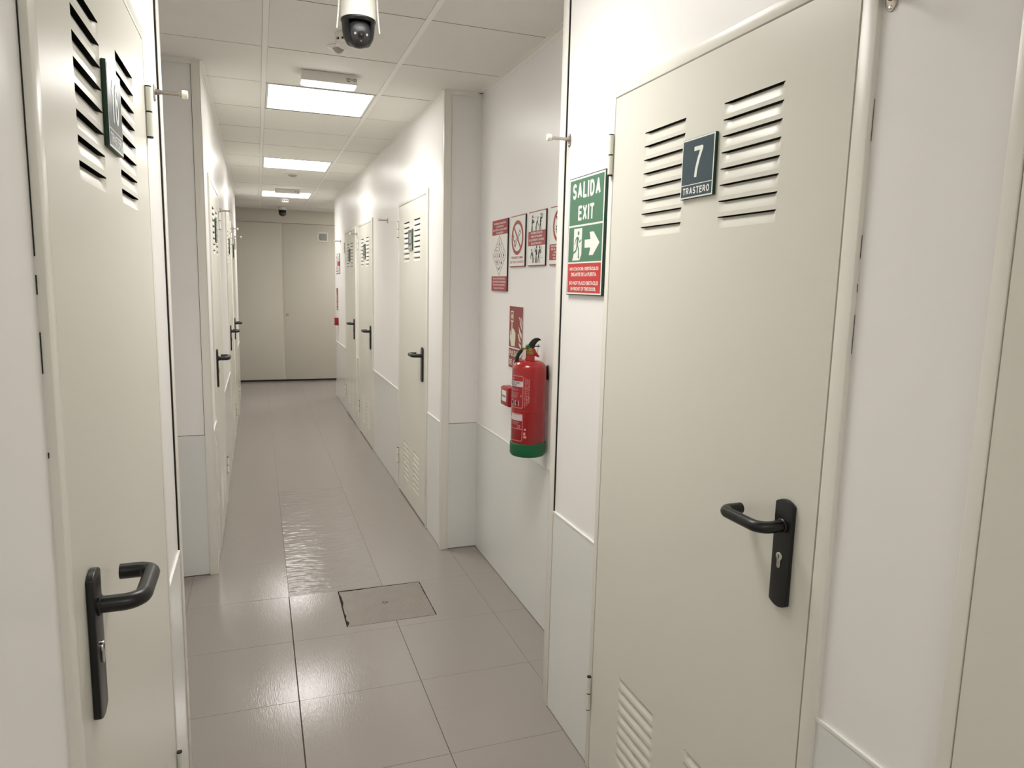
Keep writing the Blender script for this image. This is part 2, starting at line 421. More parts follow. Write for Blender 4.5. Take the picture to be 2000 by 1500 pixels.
HOLE = (COVER[0] - 0.004, COVER[1] + 0.003, COVER[2] - 0.002, COVER[3] + 0.004)
shared = {}
for i in range(len(XT) - 1):
    for r in rows:
        near = r < 3.5
        y0, y1 = max(r, Y0 - 0.1), min(r + PT, YB + 0.1)
        if i == 2 and 3.5 < r < 5.3: continue
        gx0 = {2: 0.0024, 3: 0.0011}.get(i, 0.0006) if near else 0.0005
        gx1 = {1: 0.0024, 2: 0.0011}.get(i, 0.0006) if near else 0.0005
        gy = 0.0007 if near else 0.0003
        mb = MB(); tile_box(mb, XT[i] + gx0, XT[i + 1] - gx1, y0 + gy, y1 - gy, HOLE)
        obj('floor_tile', mb, M['floor'], floor)
obj('floor_patch', MB().box(XT[2] + 0.0012, XT[3] - 0.0006, 3.5585, rows[[k for k, r in enumerate(rows) if r > 5.3][0]] - 0.0006, -0.006, 0.0), M['patch'], floor)
# remaining floor of the cross corridor
obj('floor_edge', MB().box(XT[-1], BX1 + 0.1, YE - 0.2, YB + 0.1, -0.006, 0).box(BX0 - 0.1, XT[0], YE - 0.2, YB + 0.1, -0.006, 0), M['floor'], floor)

# manhole cover with a ragged dark joint round it
cx0, cx1, cy0, cy1 = COVER
pts = []
def edge_run(p, q, n, jit, inset, prof):
    out = []; rw = 0.5
    dx, dy = q[0] - p[0], q[1] - p[1]; L = math.hypot(dx, dy); nx, ny = -dy / L, dx / L
    for i in range(n):
        t = (i + 0.0) / n
        rw = min(1, max(0, rw + random.uniform(-0.55, 0.55))); k = inset * prof(t) + rw * jit * prof(t)
        out.append((p[0] + dx * t + nx * k, p[1] + dy * t + ny * k))
    return out
pts += edge_run((cx0, cy0), (cx1, cy0), 26, 0.0014, 0.0004, lambda t: 1.0)
pts += edge_run((cx1, cy0), (cx1, cy1), 34, 0.0030, 0.0008, lambda t: 1.0)
pts += edge_run((cx1, cy1), (cx0, cy1), 44, 0.0040, 0.0060, lambda t: 0.2 + 1.1 * t)
pts += edge_run((cx0, cy1), (cx0, cy0), 44, 0.0075, 0.0022, lambda t: 0.7 + 0.7 * t)
cov = obj('manhole_cover', MB().prism([(x, y, -0.0058) for x, y in pts], (0, 0, 0.0063)), M['cover'])
tag(cov, 'rectangular textured access cover set in the floor with ragged dark joint', 'manhole cover')
ccx, ccy = (cx0 + cx1) / 2 - 0.003, (cy0 + cy1) / 2 + 0.004
obj('lift_slot', Plane2().ring(0, 0, 0.009, 0.0135, 24).mb(lambda a, b: (ccx + a, ccy + b * 0.9, 0.0009)), M['soil'], cov, fix=False)
obj('lift_pin', MB().lathe([(0.0, 0.0016), (0.005, 0.0016), (0.006, 0.0004)], (ccx, ccy - 0.001, 0), n=14), M['cover'], cov, smooth=True)
rr = Plane2()                                  # cross ribs pressed into the plate
rr.bar((cx0 + 0.03, cy0 + 0.03), (ccx - 0.02, ccy - 0.02), 0.003); rr.bar((ccx + 0.02, ccy + 0.02), (cx1 - 0.03, cy1 - 0.03), 0.003)
rr.bar((cx0 + 0.03, cy1 - 0.03), (ccx - 0.02, ccy + 0.02), 0.003); rr.bar((ccx + 0.02, ccy - 0.02), (cx1 - 0.03, cy0 + 0.03), 0.003)
obj('rib', MB().add([(x, y, 0.0008) for x, y in rr.v], rr.f), M['cover'], cov, fix=False)
lin_ = MB()
lin_.box(HOLE[0], HOLE[1], HOLE[3] - 0.0012, HOLE[3] - 0.0002, -0.0058, -0.0004).box(HOLE[0] + 0.0002, HOLE[0] + 0.0012, HOLE[2], HOLE[3] - 0.0013, -0.0058, -0.0004).box(HOLE[1] - 0.0012, HOLE[1] - 0.0002, HOLE[2], HOLE[3] - 0.0013, -0.0058, -0.0004)
obj('joint_edge', lin_, M['soil'], cov)
mud = obj('dirt_bed', MB().box(HOLE[0] + .0005, HOLE[1] - .0005, HOLE[2] + .0005, HOLE[3] - .0005, -0.0062, -0.0059), M['soil'], cov)

# ---------------------------------------------------------------- ceiling
ceil = obj('ceiling', MB().box(BX0 - 0.1, BX1 + 0.1, Y0 - 0.1, YB + 0.1, H + 0.02, H + 0.08), M['plenum']); tag(ceil, kind='structure')
XC = [-0.5635, 0.0605, 0.6848, 1.309]
CT = 0.6285; CY = 4.240
LEDS = [-9, -4, 0, 4, 8]
k0 = -11
BW = 0.013
for i in range(3):
    lo = [XAL, XC[1], XC[2]][i]; hi = [XC[1], XC[2], XA][i]
    for k in range(k0, 12):
        y0 = CY + k * CT; y1 = min(y0 + CT, YB)
        if y0 > YB: continue
        if i == 1 and k in LEDS: continue
        x0 = lo + (BW if i else 0); x1 = hi - (BW if i < 2 else 0)
        dz = random.uniform(0, 0.0008)
        if i != 1:
            lim = (XL if i == 0 else XR)
            if not (y1 > (AL0 if i == 0 else A0) - 0.02 and y0 < (AL1 if i == 0 else A1) + 0.02):
                if i == 0: x0 = XL
                else: x1 = XR
        if y1 > YE:
            if i == 0: x0 = XL - 0.3
            if i == 2: x1 = XC[3] - BW
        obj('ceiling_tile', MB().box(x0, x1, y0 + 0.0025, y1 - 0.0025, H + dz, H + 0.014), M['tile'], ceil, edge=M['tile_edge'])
for x in (XC[1], XC[2]):
    obj('grid_rail', MB().box(x - BW + 0.0008, x + BW - 0.0008, Y0, YB, H - 0.0025, H + 0.016), M['grid'], ceil, bevel=0.001, seg=1)
# wall angle round the edge
def angle(name, pts):
    for (x0, y0), (x1, y1), nx, ny in pts:
        d, t, hh = 0.022, 0.002, 0.022
        mb = MB()
        if x0 == x1:
            a = sorted((x0, x0 + nx * d)); b = sorted((x0, x0 + nx * t))
            mb.box(a[0], a[1], y0, y1, H - t, H + 0.001).box(b[0], b[1], y0, y1, H - hh, H - t)
        else:
            a = sorted((y0, y0 + ny * d)); b = sorted((y0, y0 + ny * t))
            mb.box(x0, x1, a[0], a[1], H - t, H + 0.001).box(x0, x1, b[0], b[1], H - hh, H - t)
        obj(name, mb, M['grid'], ceil)
angle('edge_angle', [((XR - 0.0, Y0), (XR, A0 + .005), -1, 0), ((XR, A1 - .005), (XR, YE), -1, 0), ((XA, A0), (XA, A1), -1, 0),
      ((XR, A1 - .005), (XA, A1 - .005), 0, -1), ((XR, A0 + .005), (XA, A0 + .005), 0, 1),
      ((XL, Y0), (XL, AL0 + .005), 1, 0), ((XL, AL1 - .005), (XL, YE), 1, 0), ((XAL, AL0), (XAL, AL1), 1, 0),
      ((XAL, AL1 - .005), (XL, AL1 - .005), 0, -1), ((XAL, AL0 + .005), (XL, AL0 + .005), 0, 1), ((BX0, YB), (BX1, YB), 0, -1)])
for ex0, ex1, ey0, ey1 in ((BX0, XL - 0.3, YE - .1, YB),
                           (XC[3] - BW, 1.45, YE - .1, YB), (2.05, BX1, YE - .1, YB), (1.45, 2.05, YE - .1, 10.48), (1.45, 2.05, 11.08, YB)):
    obj('ceiling_tile', MB().box(ex0 + .002, ex1 - .002, ey0, ey1, H, H + 0.014), M['tile'], ceil)

# LED panels in the middle bay; the one behind the camera is added fill
names = {-9: 'unseen square LED panel added behind the camera as fill light', -4: 'square LED ceiling panel just above the camera, out of view at the top', 0: 'largest and nearest glowing square LED panel in the ceiling, beyond the emergency light',
         4: 'middle glowing LED ceiling panel, just before a small round sensor', 8: 'farthest and smallest glowing LED ceiling panel, above the distant camera'}
proto = None
for k in LEDS:
    y0 = CY + k * CT; cx = (XC[1] + XC[2]) / 2
    if proto is None:
        r = empty('led_panel', (cx, y0 + CT / 2, H))
        hw, hl, fw = 0.2975, 0.2975, 0.012
        yc = y0 + CT / 2
        fr = MB(); z0, z1 = H - 0.001, H + 0.012
        fr.box(cx - hw, cx + hw, yc - hl, yc - hl + fw, z0, z1).box(cx - hw, cx + hw, yc + hl - fw, yc + hl, z0, z1)
        fr.box(cx - hw, cx - hw + fw, yc - hl + fw, yc + hl - fw, z0, z1).box(cx + hw - fw, cx + hw, yc - hl + fw, yc + hl - fw, z0, z1)
        obj('panel_frame', fr, M['ledframe'], r)
        obj('diffuser', MB().box(cx - hw + fw, cx + hw - fw, yc - hl + fw, yc + hl - fw, H + 0.002, H + 0.009), M['led'], r)
        ld = bpy.data.lights.new('beam', 'AREA'); ld.shape = 'SQUARE'; ld.size = 0.57; ld.energy = LED_POWER; ld.color = LED_COLOR; ld.spread = math.radians(LED_SPREAD)
        lo = bpy.data.objects.new('beam', ld); COL.objects.link(lo); lo.parent = r; lo.location = (0, 0, 0.0005)
        proto = r
    else:
        r = copy_tree(proto); r.location = (cx, y0 + CT / 2, H)
    tag(r, names[k], 'ceiling light', 'LED panels along the corridor ceiling')
r = copy_tree(proto); r.location = (1.75, 10.78, H); tag(r, 'unseen square LED panel added in the far cross corridor as fill light', 'ceiling light', 'LED panels along the corridor ceiling')  # unseen panel added to brighten the end wall

# ---------------------------------------------------------------- doors
PITCH = 0.0357
SLOTS_TOP = [2.0142 - PITCH * i for i in range(8)]
SLOTS_LOW = [0.4310 - PITCH * i for i in range(8)]
COLS = [(0.2175, 0.4125), (0.5640, 0.7600)]
def louver_mesh(s):
    L, Hh, D = 0.195, 0.0237, 0.009
    nu, nv = 16, 6
    vs, fs = [], []
    for j in range(nv + 1):
        t = j / nv
        for i in range(nu + 1):
            # cluster columns near the ends where the pressing curves back
            q = i / nu; u = L * (0.5 - 0.5 * math.cos(PI * q)) * 0.6 + L * q * 0.4
            e = min(u, L - u) / 0.016; e = max(0, min(1, e)); e = e * e * (3 - 2 * e)
            tt = t ** 1.15
            vs.append((s * D * tt * e, u, Hh * t))
    for j in range(nv):
        for i in range(nu):
            a = j * (nu + 1) + i
            fs.append((a, a + 1, a + nu + 2, a + nu + 1))
    me = bpy.data.meshes.new('louver'); me.from_pydata(vs, [], fs)
    me.polygons.foreach_set('use_smooth', [True] * len(me.polygons)); me.materials.append(M['leaf']); me.update()
    return me
def build_door(name, xw, y0, s):
    root = empty(name, (xw, y0, 0), kind='structure')
    FP, FWD_ = 0.011, 0.035                 # frame stands proud of the wall, face width
    def bx(mb, d0, d1, u0, u1, z0, z1):     # d outwards from the wall
        a, b = xw - s * d0, xw - s * d1
        return mb.box(min(a, b), max(a, b), y0 + u0, y0 + u1, z0, z1)
    fr = MB(); bx(fr, -0.07, FP, 0, FWD_, 0, DH); bx(fr, -0.07, FP, DW - FWD_ + 0.010, DW, 0, DH); bx(fr, -0.07, FP, FWD_, DW - FWD_ + 0.010, DH - 0.030, DH)
    obj('frame', fr, M['frame'], root, bevel=0.003)
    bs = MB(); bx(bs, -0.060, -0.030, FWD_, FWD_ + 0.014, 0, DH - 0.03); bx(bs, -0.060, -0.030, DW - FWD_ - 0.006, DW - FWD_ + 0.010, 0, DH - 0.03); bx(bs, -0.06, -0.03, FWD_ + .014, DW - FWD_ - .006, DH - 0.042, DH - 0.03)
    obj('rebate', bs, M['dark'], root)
    # leaf: one folded sheet with slots, closed box behind
    lu0, lu1, lz0, lz1 = FWD_ + 0.004, DW - FWD_ + 0.007, 0.012, DH - 0.033
    d1, d0 = 0.0095, -0.032
    us = sorted({lu0, lu1, *[c for p in COLS for c in (p[0], p[0] + 0.195)]})
    zs = sorted({lz0, lz1, *[z for t in SLOTS_TOP + SLOTS_LOW for z in (t - 0.026, t)]})
    def is_hole(u, z):
        return any(p[0] < u < p[0] + 0.195 for p in COLS) and any(t - 0.026 < z < t for t in SLOTS_TOP + SLOTS_LOW)
    lf = MB(); nz = len(zs); xf = xw - s * d1; xb = xw - s * d0
    lf.v = [(xf, y0 + u, z) for u in us for z in zs]
    for i in range(len(us) - 1):
        for j in range(nz - 1):
            if not is_hole((us[i] + us[i + 1]) / 2, (zs[j] + zs[j + 1]) / 2):
                a = i * nz + j; q = (a, a + 1, a + nz + 1, a + nz)
                lf.f.append(q if s > 0 else q[::-1])
    A, B, z0, z1 = y0 + lu0, y0 + lu1, lz0, lz1
    lf.add([(xf, A, z0), (xf, B, z0), (xf, B, z1), (xf, A, z1), (xb, A, z0), (xb, B, z0), (xb, B, z1), (xb, A, z1)],
           [(0, 1, 5, 4), (1, 2, 6, 5), (2, 3, 7, 6), (3, 0, 4, 7)])
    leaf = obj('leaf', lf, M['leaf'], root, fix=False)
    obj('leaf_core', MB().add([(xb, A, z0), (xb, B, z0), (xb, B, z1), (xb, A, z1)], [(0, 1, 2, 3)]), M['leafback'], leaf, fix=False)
    lm = louver_mesh(s)
    for p in COLS:
        for t in SLOTS_TOP + SLOTS_LOW:
            lo = bpy.data.objects.new('louver', lm); COL.objects.link(lo); lo.parent = leaf
            lo.location = (-s * d1, p[0], t - 0.026); lo['wo'] = (xf, y0 + p[0], t - 0.026)
    # hinges at the far edge
    for zc in (1.984, 0.273):
        hc = (xw - s * (FP + 0.006), y0 + DW - 0.020)
        h = MB().lathe([(0, -0.056), (0.0078, -0.056), (0.0078, -0.002), (0, -0.002)], (hc[0], hc[1], zc), n=14)
        h.lathe([(0, 0.002), (0.0078, 0.002), (0.0078, 0.056), (0, 0.056)], (hc[0], hc[1], zc), n=14)
        ho = obj('hinge', h, M['hinge'], root, smooth=True)
        if zc > 1 and s > 0: globals()['top_hinge'] = ho.data.name
        pn = MB()
        for za, zb in ((-0.0595, -0.056), (-0.0018, 0.0018), (0.056, 0.0595)):
            pn.lathe([(0, za), (0.007, za), (0.007, zb), (0, zb)], (hc[0], hc[1], zc), n=14)
        obj('hinge_pin', pn, M['dark'], ho, smooth=True)
    # lever handle on a long back plate
    uc, pz0, pz1, pw, pt = 0.116, 0.956, 1.183, 0.050, 0.010
    prof = []
    for i in range(9):
        q = -1 + 2 * i / 8; prof.append((q * pw / 2, pz1 - 0.009 * q * q))
    for i in range(9):
        q = 1 - 2 * i / 8; prof.append((q * pw / 2, pz0 + 0.009 * q * q))
    pl = MB().prism([(xw - s * (d1 + 0.0003), y0 + uc + a, z) for a, z in prof], (-s * pt, 0, 0))
    plate = obj('handle_plate', pl, M['black'], root, bevel=0.0018)
    def P(d, u, z): return (xw - s * (d1 + d), y0 + uc + u, z)
    zl = 1.128
    path = [P(pt - 0.001, 0, zl), P(0.040, 0, zl)]
    for i in range(1, 9):
        a = i / 8 * PI / 2; path.append(P(0.040 + 0.026 * math.sin(a), 0.026 * (1 - math.cos(a)), zl))
    path += [P(0.066, 0.05, zl), P(0.066, 0.085, zl), P(0.066, 0.102, zl)]
    for i in range(1, 9):
        a = i / 8 * PI / 2; path.append(P(0.066 - 0.020 * (1 - math.cos(a)), 0.102 + 0.020 * math.sin(a), zl))
    path += [P(0.036, 0.122, zl), P(0.018, 0.122, zl)]
    obj('lever', MB().tube(path, 0.0123, 14), M['black'], plate, smooth=True)
    obj('lever_collar', MB().lathe([(0.0, 0), (0.0135, 0), (0.0135, 0.004), (0.011, 0.006), (0, 0.006)], (0, 0, 0), 'x', 18).add([], []) and
        (lambda q: q)(MB().add([(xw - s * (d1 + pt) - s * v[0], y0 + uc + v[1], zl + v[2]) for v in MB().lathe([(0.0, 0), (0.0155, 0), (0.0155, 0.003), (0.0135, 0.005), (0, 0.005)], (0, 0, 0), 'x', 18).v],
                               MB().lathe([(0.0, 0), (0.0155, 0), (0.0155, 0.003), (0.0135, 0.005), (0, 0.005)], (0, 0, 0), 'x', 18).f)), M['black'], plate, smooth=True)
    cyl = Plane2(); zc = 1.064
    outl = [(0.0088 * math.cos(t), 0.0088 * math.sin(t)) for t in [(-55 + 290 * i / 16) / 180 * PI for i in range(17)]]
    outl += [(-0.0050, -0.013), (-0.0050, -0.021), (-0.0025, -0.0245), (0.0025, -0.0245), (0.0050, -0.021), (0.0050, -0.013)]
    ck = obj('lock_cylinder', MB().prism([P(pt, a, zc + b) for a, b in outl], (-s * 0.004, 0, 0)), M['chrome'], plate, bevel=0.0006)
    obj('keyway', MB().prism([P(pt + 0.0038, a, zc + b) for a, b in ((-0.001, -0.004), (0.001, -0.004), (0.0014, 0.004), (-0.0014, 0.004))], (-s * 0.0006, 0, 0)), M['dark'], plate)
    return root
DOORS = {}
DOORS['door_7'] = build_door('door_7', XR, RDOORS['door_7'], 1)
DOORS['door_16'] = build_door('door_16', XL, LDOORS['door_16'], -1)
for n, y in RDOORS.items():
    if n not in DOORS: DOORS[n] = copy_tree(DOORS['door_7']); DOORS[n].name = n; DOORS[n].location = (XR, y, 0)
for n, y in LDOORS.items():
    if n not in DOORS: DOORS[n] = copy_tree(DOORS['door_16']); DOORS[n].name = n; DOORS[n].location = (XL, y, 0)
dl = {'door_6': 'cream steel door cut off by the right edge of the view', 'door_7': 'cream steel louvred door carrying number 7, nearest whole door on the right',
      'door_8': 'cream steel louvred door carrying number 8, just past the right alcove', 'door_9': 'cream steel louvred door second beyond the right alcove',
      'door_10': 'cream steel louvred door farthest along the right wall', 'door_16': 'cream steel louvred door carrying number 16, nearest on the left',
      'door_15': 'cream steel louvred door first beyond the left alcove', 'door_14': 'cream steel louvred door second beyond the left alcove', 'door_13': 'cream steel louvred door farthest along the left wall'}
for n, l in dl.items(): DOORS[n]['label'] = l
for ch in list(DOORS['door_6'].children):
    if ch.name.startswith('hinge') and ch['wo'][2] > -9 and (ch.data.name == top_hinge):
        for g_ in list(ch.children): bpy.data.objects.remove(g_)
        bpy.data.objects.remove(ch)

# cracked caulking along two frames
for dn, xw, s, u, runs in (('door_16', XL, -1, -0.0022, ((1.62, 2.17, 0.0022), (1.575, 1.598, 0.0016), (1.48, 1.53, 0.0016), (1.375, 1.382, 0.0014), (0.62, 0.90, 0.0016))),
                           ('door_7', XR, 1, -0.0012, ((1.86, 1.93, 0.0004), (1.66, 1.70, 0.0005), (1.60, 1.615, 0.0005), (1.49, 1.56, 0.0006)))):
    r = DOORS[dn]; y0 = (LDOORS if s < 0 else RDOORS)[dn]
    for za, zb, wd in runs:
        x0, x1 = sorted((xw - s * 0.0002, xw - s * 0.0012))
        obj('caulk_crack', MB().box(x0, x1, y0 + u, y0 + u + wd, za, zb), M['dark' if s < 0 else 'grout'], r)

# number plates
def number_plate(P, num, label):
    w, h, th = 0.133, 0.1410, 0.008
    o = board('door_number_sign', label, 'sign', P, w, h, th, M['s_greenedge'], group='number signs on the doors')
    f = Plane2().rect(0.001, 0.001, w - 0.001, h - 0.001); printed('border', f, M['s_white'], P, th, 0, o)
    printed('face_panel', Plane2().rect(0.0045, 0.0335, w - 0.0045, h - 0.0045), M['s_slate'], P, th, 1, o); printed('name_panel', Plane2().rect(0.0045, 0.0045, w - 0.0045, 0.0315), M['s_slate'], P, th, 1, o)
    nw = 0.041 if len(num) == 1 else 0.062
    if num == '1': nw = 0.02
    printed('number', Plane2().strokes(num, w / 2 + 0.001, 0.083, nw, 0.072, 0.135, 0.2), M['s_white'], P, th, 2, o)
    printed('lettering', Plane2().strokes('TRASTERO', w / 2, 0.018, 0.108, 0.0165, 0.2, 0.2), M['s_white'], P, th, 2, o)
    return o
for n, lab in (('7', 'square slate blue number sign reading 7 on the nearest right door'), ('8', 'number sign reading 8 on the first door past the right alcove'),
               ('9', 'small number sign on the second door past the right alcove'), ('10', 'small number sign on the farthest right door')):
    number_plate(on_right(XR - 0.0095, RDOORS['door_' + n] + 0.560, 1.8156), n, lab)
for n, lab in (('16', 'slate number sign reading 16 on the nearest left door, seen edge-on'), ('15', 'thin edge-on number sign on the first door past the left alcove'),
               ('14', 'thin edge-on number sign on the second door past the left alcove'), ('13', 'thin edge-on number sign on the farthest left door')):
    number_plate(on_left(XL + 0.0095, LDOORS['door_' + n] + 0.415, 1.8180), n, lab)

# door stops high on the walls
def door_stop(xw, y, z, s):
    r = empty('door_stop', (xw, y, z))
    def lat(prof, n=18): 
        t = MB().lathe(prof, (0, 0, 0), 'x', n); m = MB(); m.v = [(xw - s * v[0], y + v[1], z + v[2]) for v in t.v]; m.f = t.f; return m
    base = []
    for i in range(24):
        t = 2 * PI * i / 24; base.append((xw - s * 0.0003, y + 0.0135 * math.cos(t), z - 0.003 + 0.022 * math.sin(t)))
    b = obj('base_plate', MB().prism(base, (-s * 0.003, 0, 0)), M['steel'], r, bevel=0.0008)
    for dz in (0.0125, -0.0185):
        sc = MB(); sc.add([(xw - s * (0.0033 + v[0]), y + v[1], z + dz + v[2]) for v in MB().lathe([(0, 0.0022), (0.0025, 0.0018), (0.0038, 0)], (0, 0, 0), 'x', 10).v], MB().lathe([(0, 0.0022), (0.0025, 0.0018), (0.0038, 0)], (0, 0, 0), 'x', 10).f)
        obj('screw', sc, M['chrome'], b, smooth=True)
    obj('rod', lat([(0.0, 0.003), (0.0085, 0.003), (0.0068, 0.010), (0.0052, 0.02), (0.0050, 0.062), (0.0082, 0.064), (0.0082, 0.070), (0, 0.070)]), M['steel'], r, smooth=True)
    obj('rubber_tip', lat([(0.0, 0.069), (0.0105, 0.069), (0.0112, 0.072), (0.0112, 0.081), (0.0098, 0.0835), (0, 0.0835)]), M['rubber'], r, smooth=True)
    return r
ds = door_stop(XR, 2.262, 2.090, 1); tag(ds, 'metal door stop with white rubber tip above the green exit sign', 'door stop', 'door stops on the walls')
dsl = door_stop(XL, 2.180, 2.088, -1); tag(dsl, 'metal door stop with white rubber tip beside the hinge of door 16', 'door stop', 'door stops on the walls')
for y, l in ((0.964, 'dark rim of a door stop at the top edge, right of door 7'), (5.82, 'door stop between the two right doors numbered 8 and 9'), (7.690, 'door stop in front of the farthest right door frame'), (9.25, 'farthest door stop on the right wall, near the end')):
    c = copy_tree(ds); c.location = (XR, y, 2.090); tag(c, l, 'door stop', 'door stops on the walls')
for y, l in ((5.72, 'door stop beyond the first door after the left alcove'), (7.72, 'upper of the two small far left door stops'), (9.22, 'lowest, farthest door stop on the left wall')):
    c = copy_tree(dsl); c.location = (XL, y, 2.088); tag(c, l, 'door stop', 'door stops on the walls')

# end wall: double door with vent and header
bd = empty('door_17', (0.4, YB, 0), 'wide beige double door closing the far end of the corridor', kind='structure')
obj('header', MB().box(BX0, BX1, YB - 0.02, YB - 0.0005, 2.455, H - 0.002), M['backdoor'], bd, bevel=0.002)
obj('leaf', MB().box(BX0, 0.355, YB - 0.03, YB - 0.0005, 0.028, 2.445), M['backdoor'], bd, bevel=0.003)
rl = obj('leaf', MB().box(0.385, BX1, YB - 0.03, YB - 0.0005, 0.028, 2.445), M['backdoor'], bd, bevel=0.003)
obj('astragal', MB().box(0.351, 0.389, YB - 0.024, YB - 0.0005, 0.028, 2.445), M['backdoor'], bd)
obj('threshold_gap', MB().box(BX0, BX1, YB - 0.026, YB - 0.0005, 0.001, 0.026), M['dark'], bd)
obj('door_knob', MB().lathe([(0, -0.055), (0.014, -0.052), (0.018, -0.042), (0.013, -0.032), (0.012, -0.030)], (0.43, YB, 1.055), 'y', 16), M['steel'], rl, smooth=True)
vx, vz = 0.981, 2.264
vent = tag(empty('air_vent', (vx, YB - 0.03, vz - 0.07)), 'small square air vent high on the far double door', 'vent')
obj('vent_frame', MB().box(vx - 0.08, vx + 0.08, YB - 0.040, YB - 0.0305, vz - 0.072, vz - 0.055).box(vx - 0.08, vx + 0.08, YB - 0.040, YB - 0.0305, vz + 0.055, vz + 0.072)
    .box(vx - 0.08, vx - 0.063, YB - 0.040, YB - 0.0305, vz - 0.055, vz + 0.055).box(vx + 0.063, vx + 0.08, YB - 0.040, YB - 0.0305, vz - 0.055, vz + 0.055), M['wainscot'], vent, bevel=0.002)
obj('vent_grille', MB().box(vx - 0.063, vx + 0.063, YB - 0.034, YB - 0.0305, vz - 0.055, vz + 0.055), M['grey'], vent)
obj('vent_disc', MB().lathe([(0, -0.008), (0.04, -0.008), (0.046, -0.003), (0.047, 0)], (vx, YB - 0.034, vz), 'y', 24), material('vent_grey', rgb(150, 150, 142), rough=0.6), vent, smooth=True)

# ---------------------------------------------------------------- signs
def lines(p2, rows_, cx, top, step, h, maxw, widths, bold=0.02):
    for i, (t, wd) in enumerate(zip(rows_, widths)):
        p2.append(Plane2().text(t, cx, top - i * step, maxw * wd, h, bold))
    return p2
# exit sign
P = on_right(XR, 2.2280, 1.5700); w, h, th = 0.2640, 0.3830, 0.010
o = board('exit_sign', 'tall green and red exit sign with running figure and arrow, left of door 7', 'sign', P, w, h, th, M['s_greenedge'])
printed('border', Plane2().rect(0.003, 0.003, w - 0.002, h - 0.003), M['s_white'], P, th, 0, o)
printed('green_panel', Plane2().rect(0.009, 0.2285, w - 0.009, h - 0.009), M['s_green'], P, th, 1, o); printed('green_panel', Plane2().rect(0.009, 0.1085, w - 0.009, 0.2225), M['s_green'], P, th, 1, o)
printed('red_panel', Plane2().rect(0.009, 0.008, w - 0.009, 0.1035), M['s_red'], P, th, 1, o)
t = [Plane2().strokes('SALIDA', w / 2, 0.3375, 0.202, 0.051, 0.2, 0.2), Plane2().strokes('EXIT', w / 2 + 0.003, 0.2655, 0.116, 0.048, 0.2, 0.2)]
t += [Plane2().text('NO COLOCAR OBSTÁCULOS', w / 2, 0.0870, 0.215, 0.0135, 0.03), Plane2().text('DELANTE DE LA PUERTA.', w / 2, 0.0675, 0.190, 0.0120, 0.03)]
t += [Plane2().text('DO NOT PLACE OBSTACLES', w / 2, 0.0395, 0.215, 0.0120, 0.03), Plane2().text('IN FRONT OF THE DOOR.', w / 2, 0.0205, 0.190, 0.0120, 0.03)]
printed('lettering', t, M['s_white'], P, th, 2, o)
g = Plane2().poly([(0.134, 0.152), (0.134, 0.178), (0.176, 0.178), (0.168, 0.201), (0.196, 0.201), (0.240, 0.165), (0.196, 0.128), (0.168, 0.128), (0.176, 0.152)])
g.poly([(0.050, 0.2170), (0.112, 0.2170), (0.112, 0.132), (0.098, 0.113), (0.094, 0.115), (0.090, 0.1135), (0.042, 0.1135), (0.050, 0.130)])
printed('pictogram', g, M['s_white'], P, th, 2, o)
m = Plane2().disc(0.086, 0.2015, 0.0062, 0.0068); m.path([(0.0800, 0.1900), (0.0780, 0.1640)], 0.0115)
m.path([(0.0830, 0.1880), (0.0950, 0.1720), (0.1090, 0.1800)], 0.0042); m.path([(0.0760, 0.1895), (0.0650, 0.1800), (0.0580, 0.1660)], 0.0042)
m.path([(0.0800, 0.1650), (0.0900, 0.1480), (0.0890, 0.1240), (0.0960, 0.1220)], 0.0060); m.path([(0.0770, 0.1640), (0.0700, 0.1450), (0.0480, 0.1370), (0.0470, 0.1420)], 0.0060)
printed('running_figure', m, M['s_green'], P, th, 3, o)

# four prohibition signs in the alcove
TH = 0.007
def proh(name, label, yfar, w, h):
    Pn = on_right(XA, yfar, 1.937 - h)
    o = board(name, label, 'sign', Pn, w, h, TH, M['s_edge'], group='prohibition signs in the right alcove')
    printed('border', Plane2().rect(0.0005, 0.0005, w - 0.0005, h - 0.0005), M['s_dred'], Pn, TH, 0, o)
    printed('face_panel', Plane2().rect(0.0022, 0.0045, w - 0.0022, h - 0.0045), M['s_white'], Pn, TH, 1, o)
    return o, Pn
# 1: hazardous goods
w, h = 0.253, 0.374
o, Pn = proh('hazard_sign', 'tallest red and white sign with a diamond of hazard symbols, leftmost in alcove', 3.716, w, h)
printed('red_panel', Plane2().rect(0.001, 0.296, w - 0.001, h - 0.001), M['s_dred'], Pn, TH, 2, o); printed('red_panel', Plane2().rect(0.001, 0.001, w - 0.001, 0.078), M['s_dred'], Pn, TH, 2, o)
t = lines([], ['PROHIBIDO ALMACENAR', 'O MANIPULAR', 'EN EL INTERIOR O ZONAS COMUNES', 'DE TRASTEROS'], w / 2, 0.355, 0.0165, 0.0098, 0.225, [0.86, 0.52, 1, 0.5])
lines(t, ['PRODUCTOS EXPLOSIVOS,', 'COMBURENTES, INFLAMABLES,', 'IRRITANTES, CORROSIVOS,', 'TÓXICOS, ECOTÓXICOS.'], w / 2, 0.065, 0.0165, 0.0105, 0.222, [0.9, 1, 0.88, 0.78])
printed('lettering', t, M['s_white'], Pn, TH, 3, o)
cx, cy, hw, hh = w / 2, 0.187, 0.107, 0.104
g = Plane2()
for i in range(4):
    q = i / 3
    g.bar((cx - hw + hw * q, cy + hh * q), (cx + hw * q, cy - hh + hh * q), 0.0036); g.bar((cx - hw + hw * q, cy - hh * q), (cx + hw * q, cy + hh - hh * q), 0.0036)
printed('diamond_lines', g, M['s_dred'], Pn, TH, 2, o)
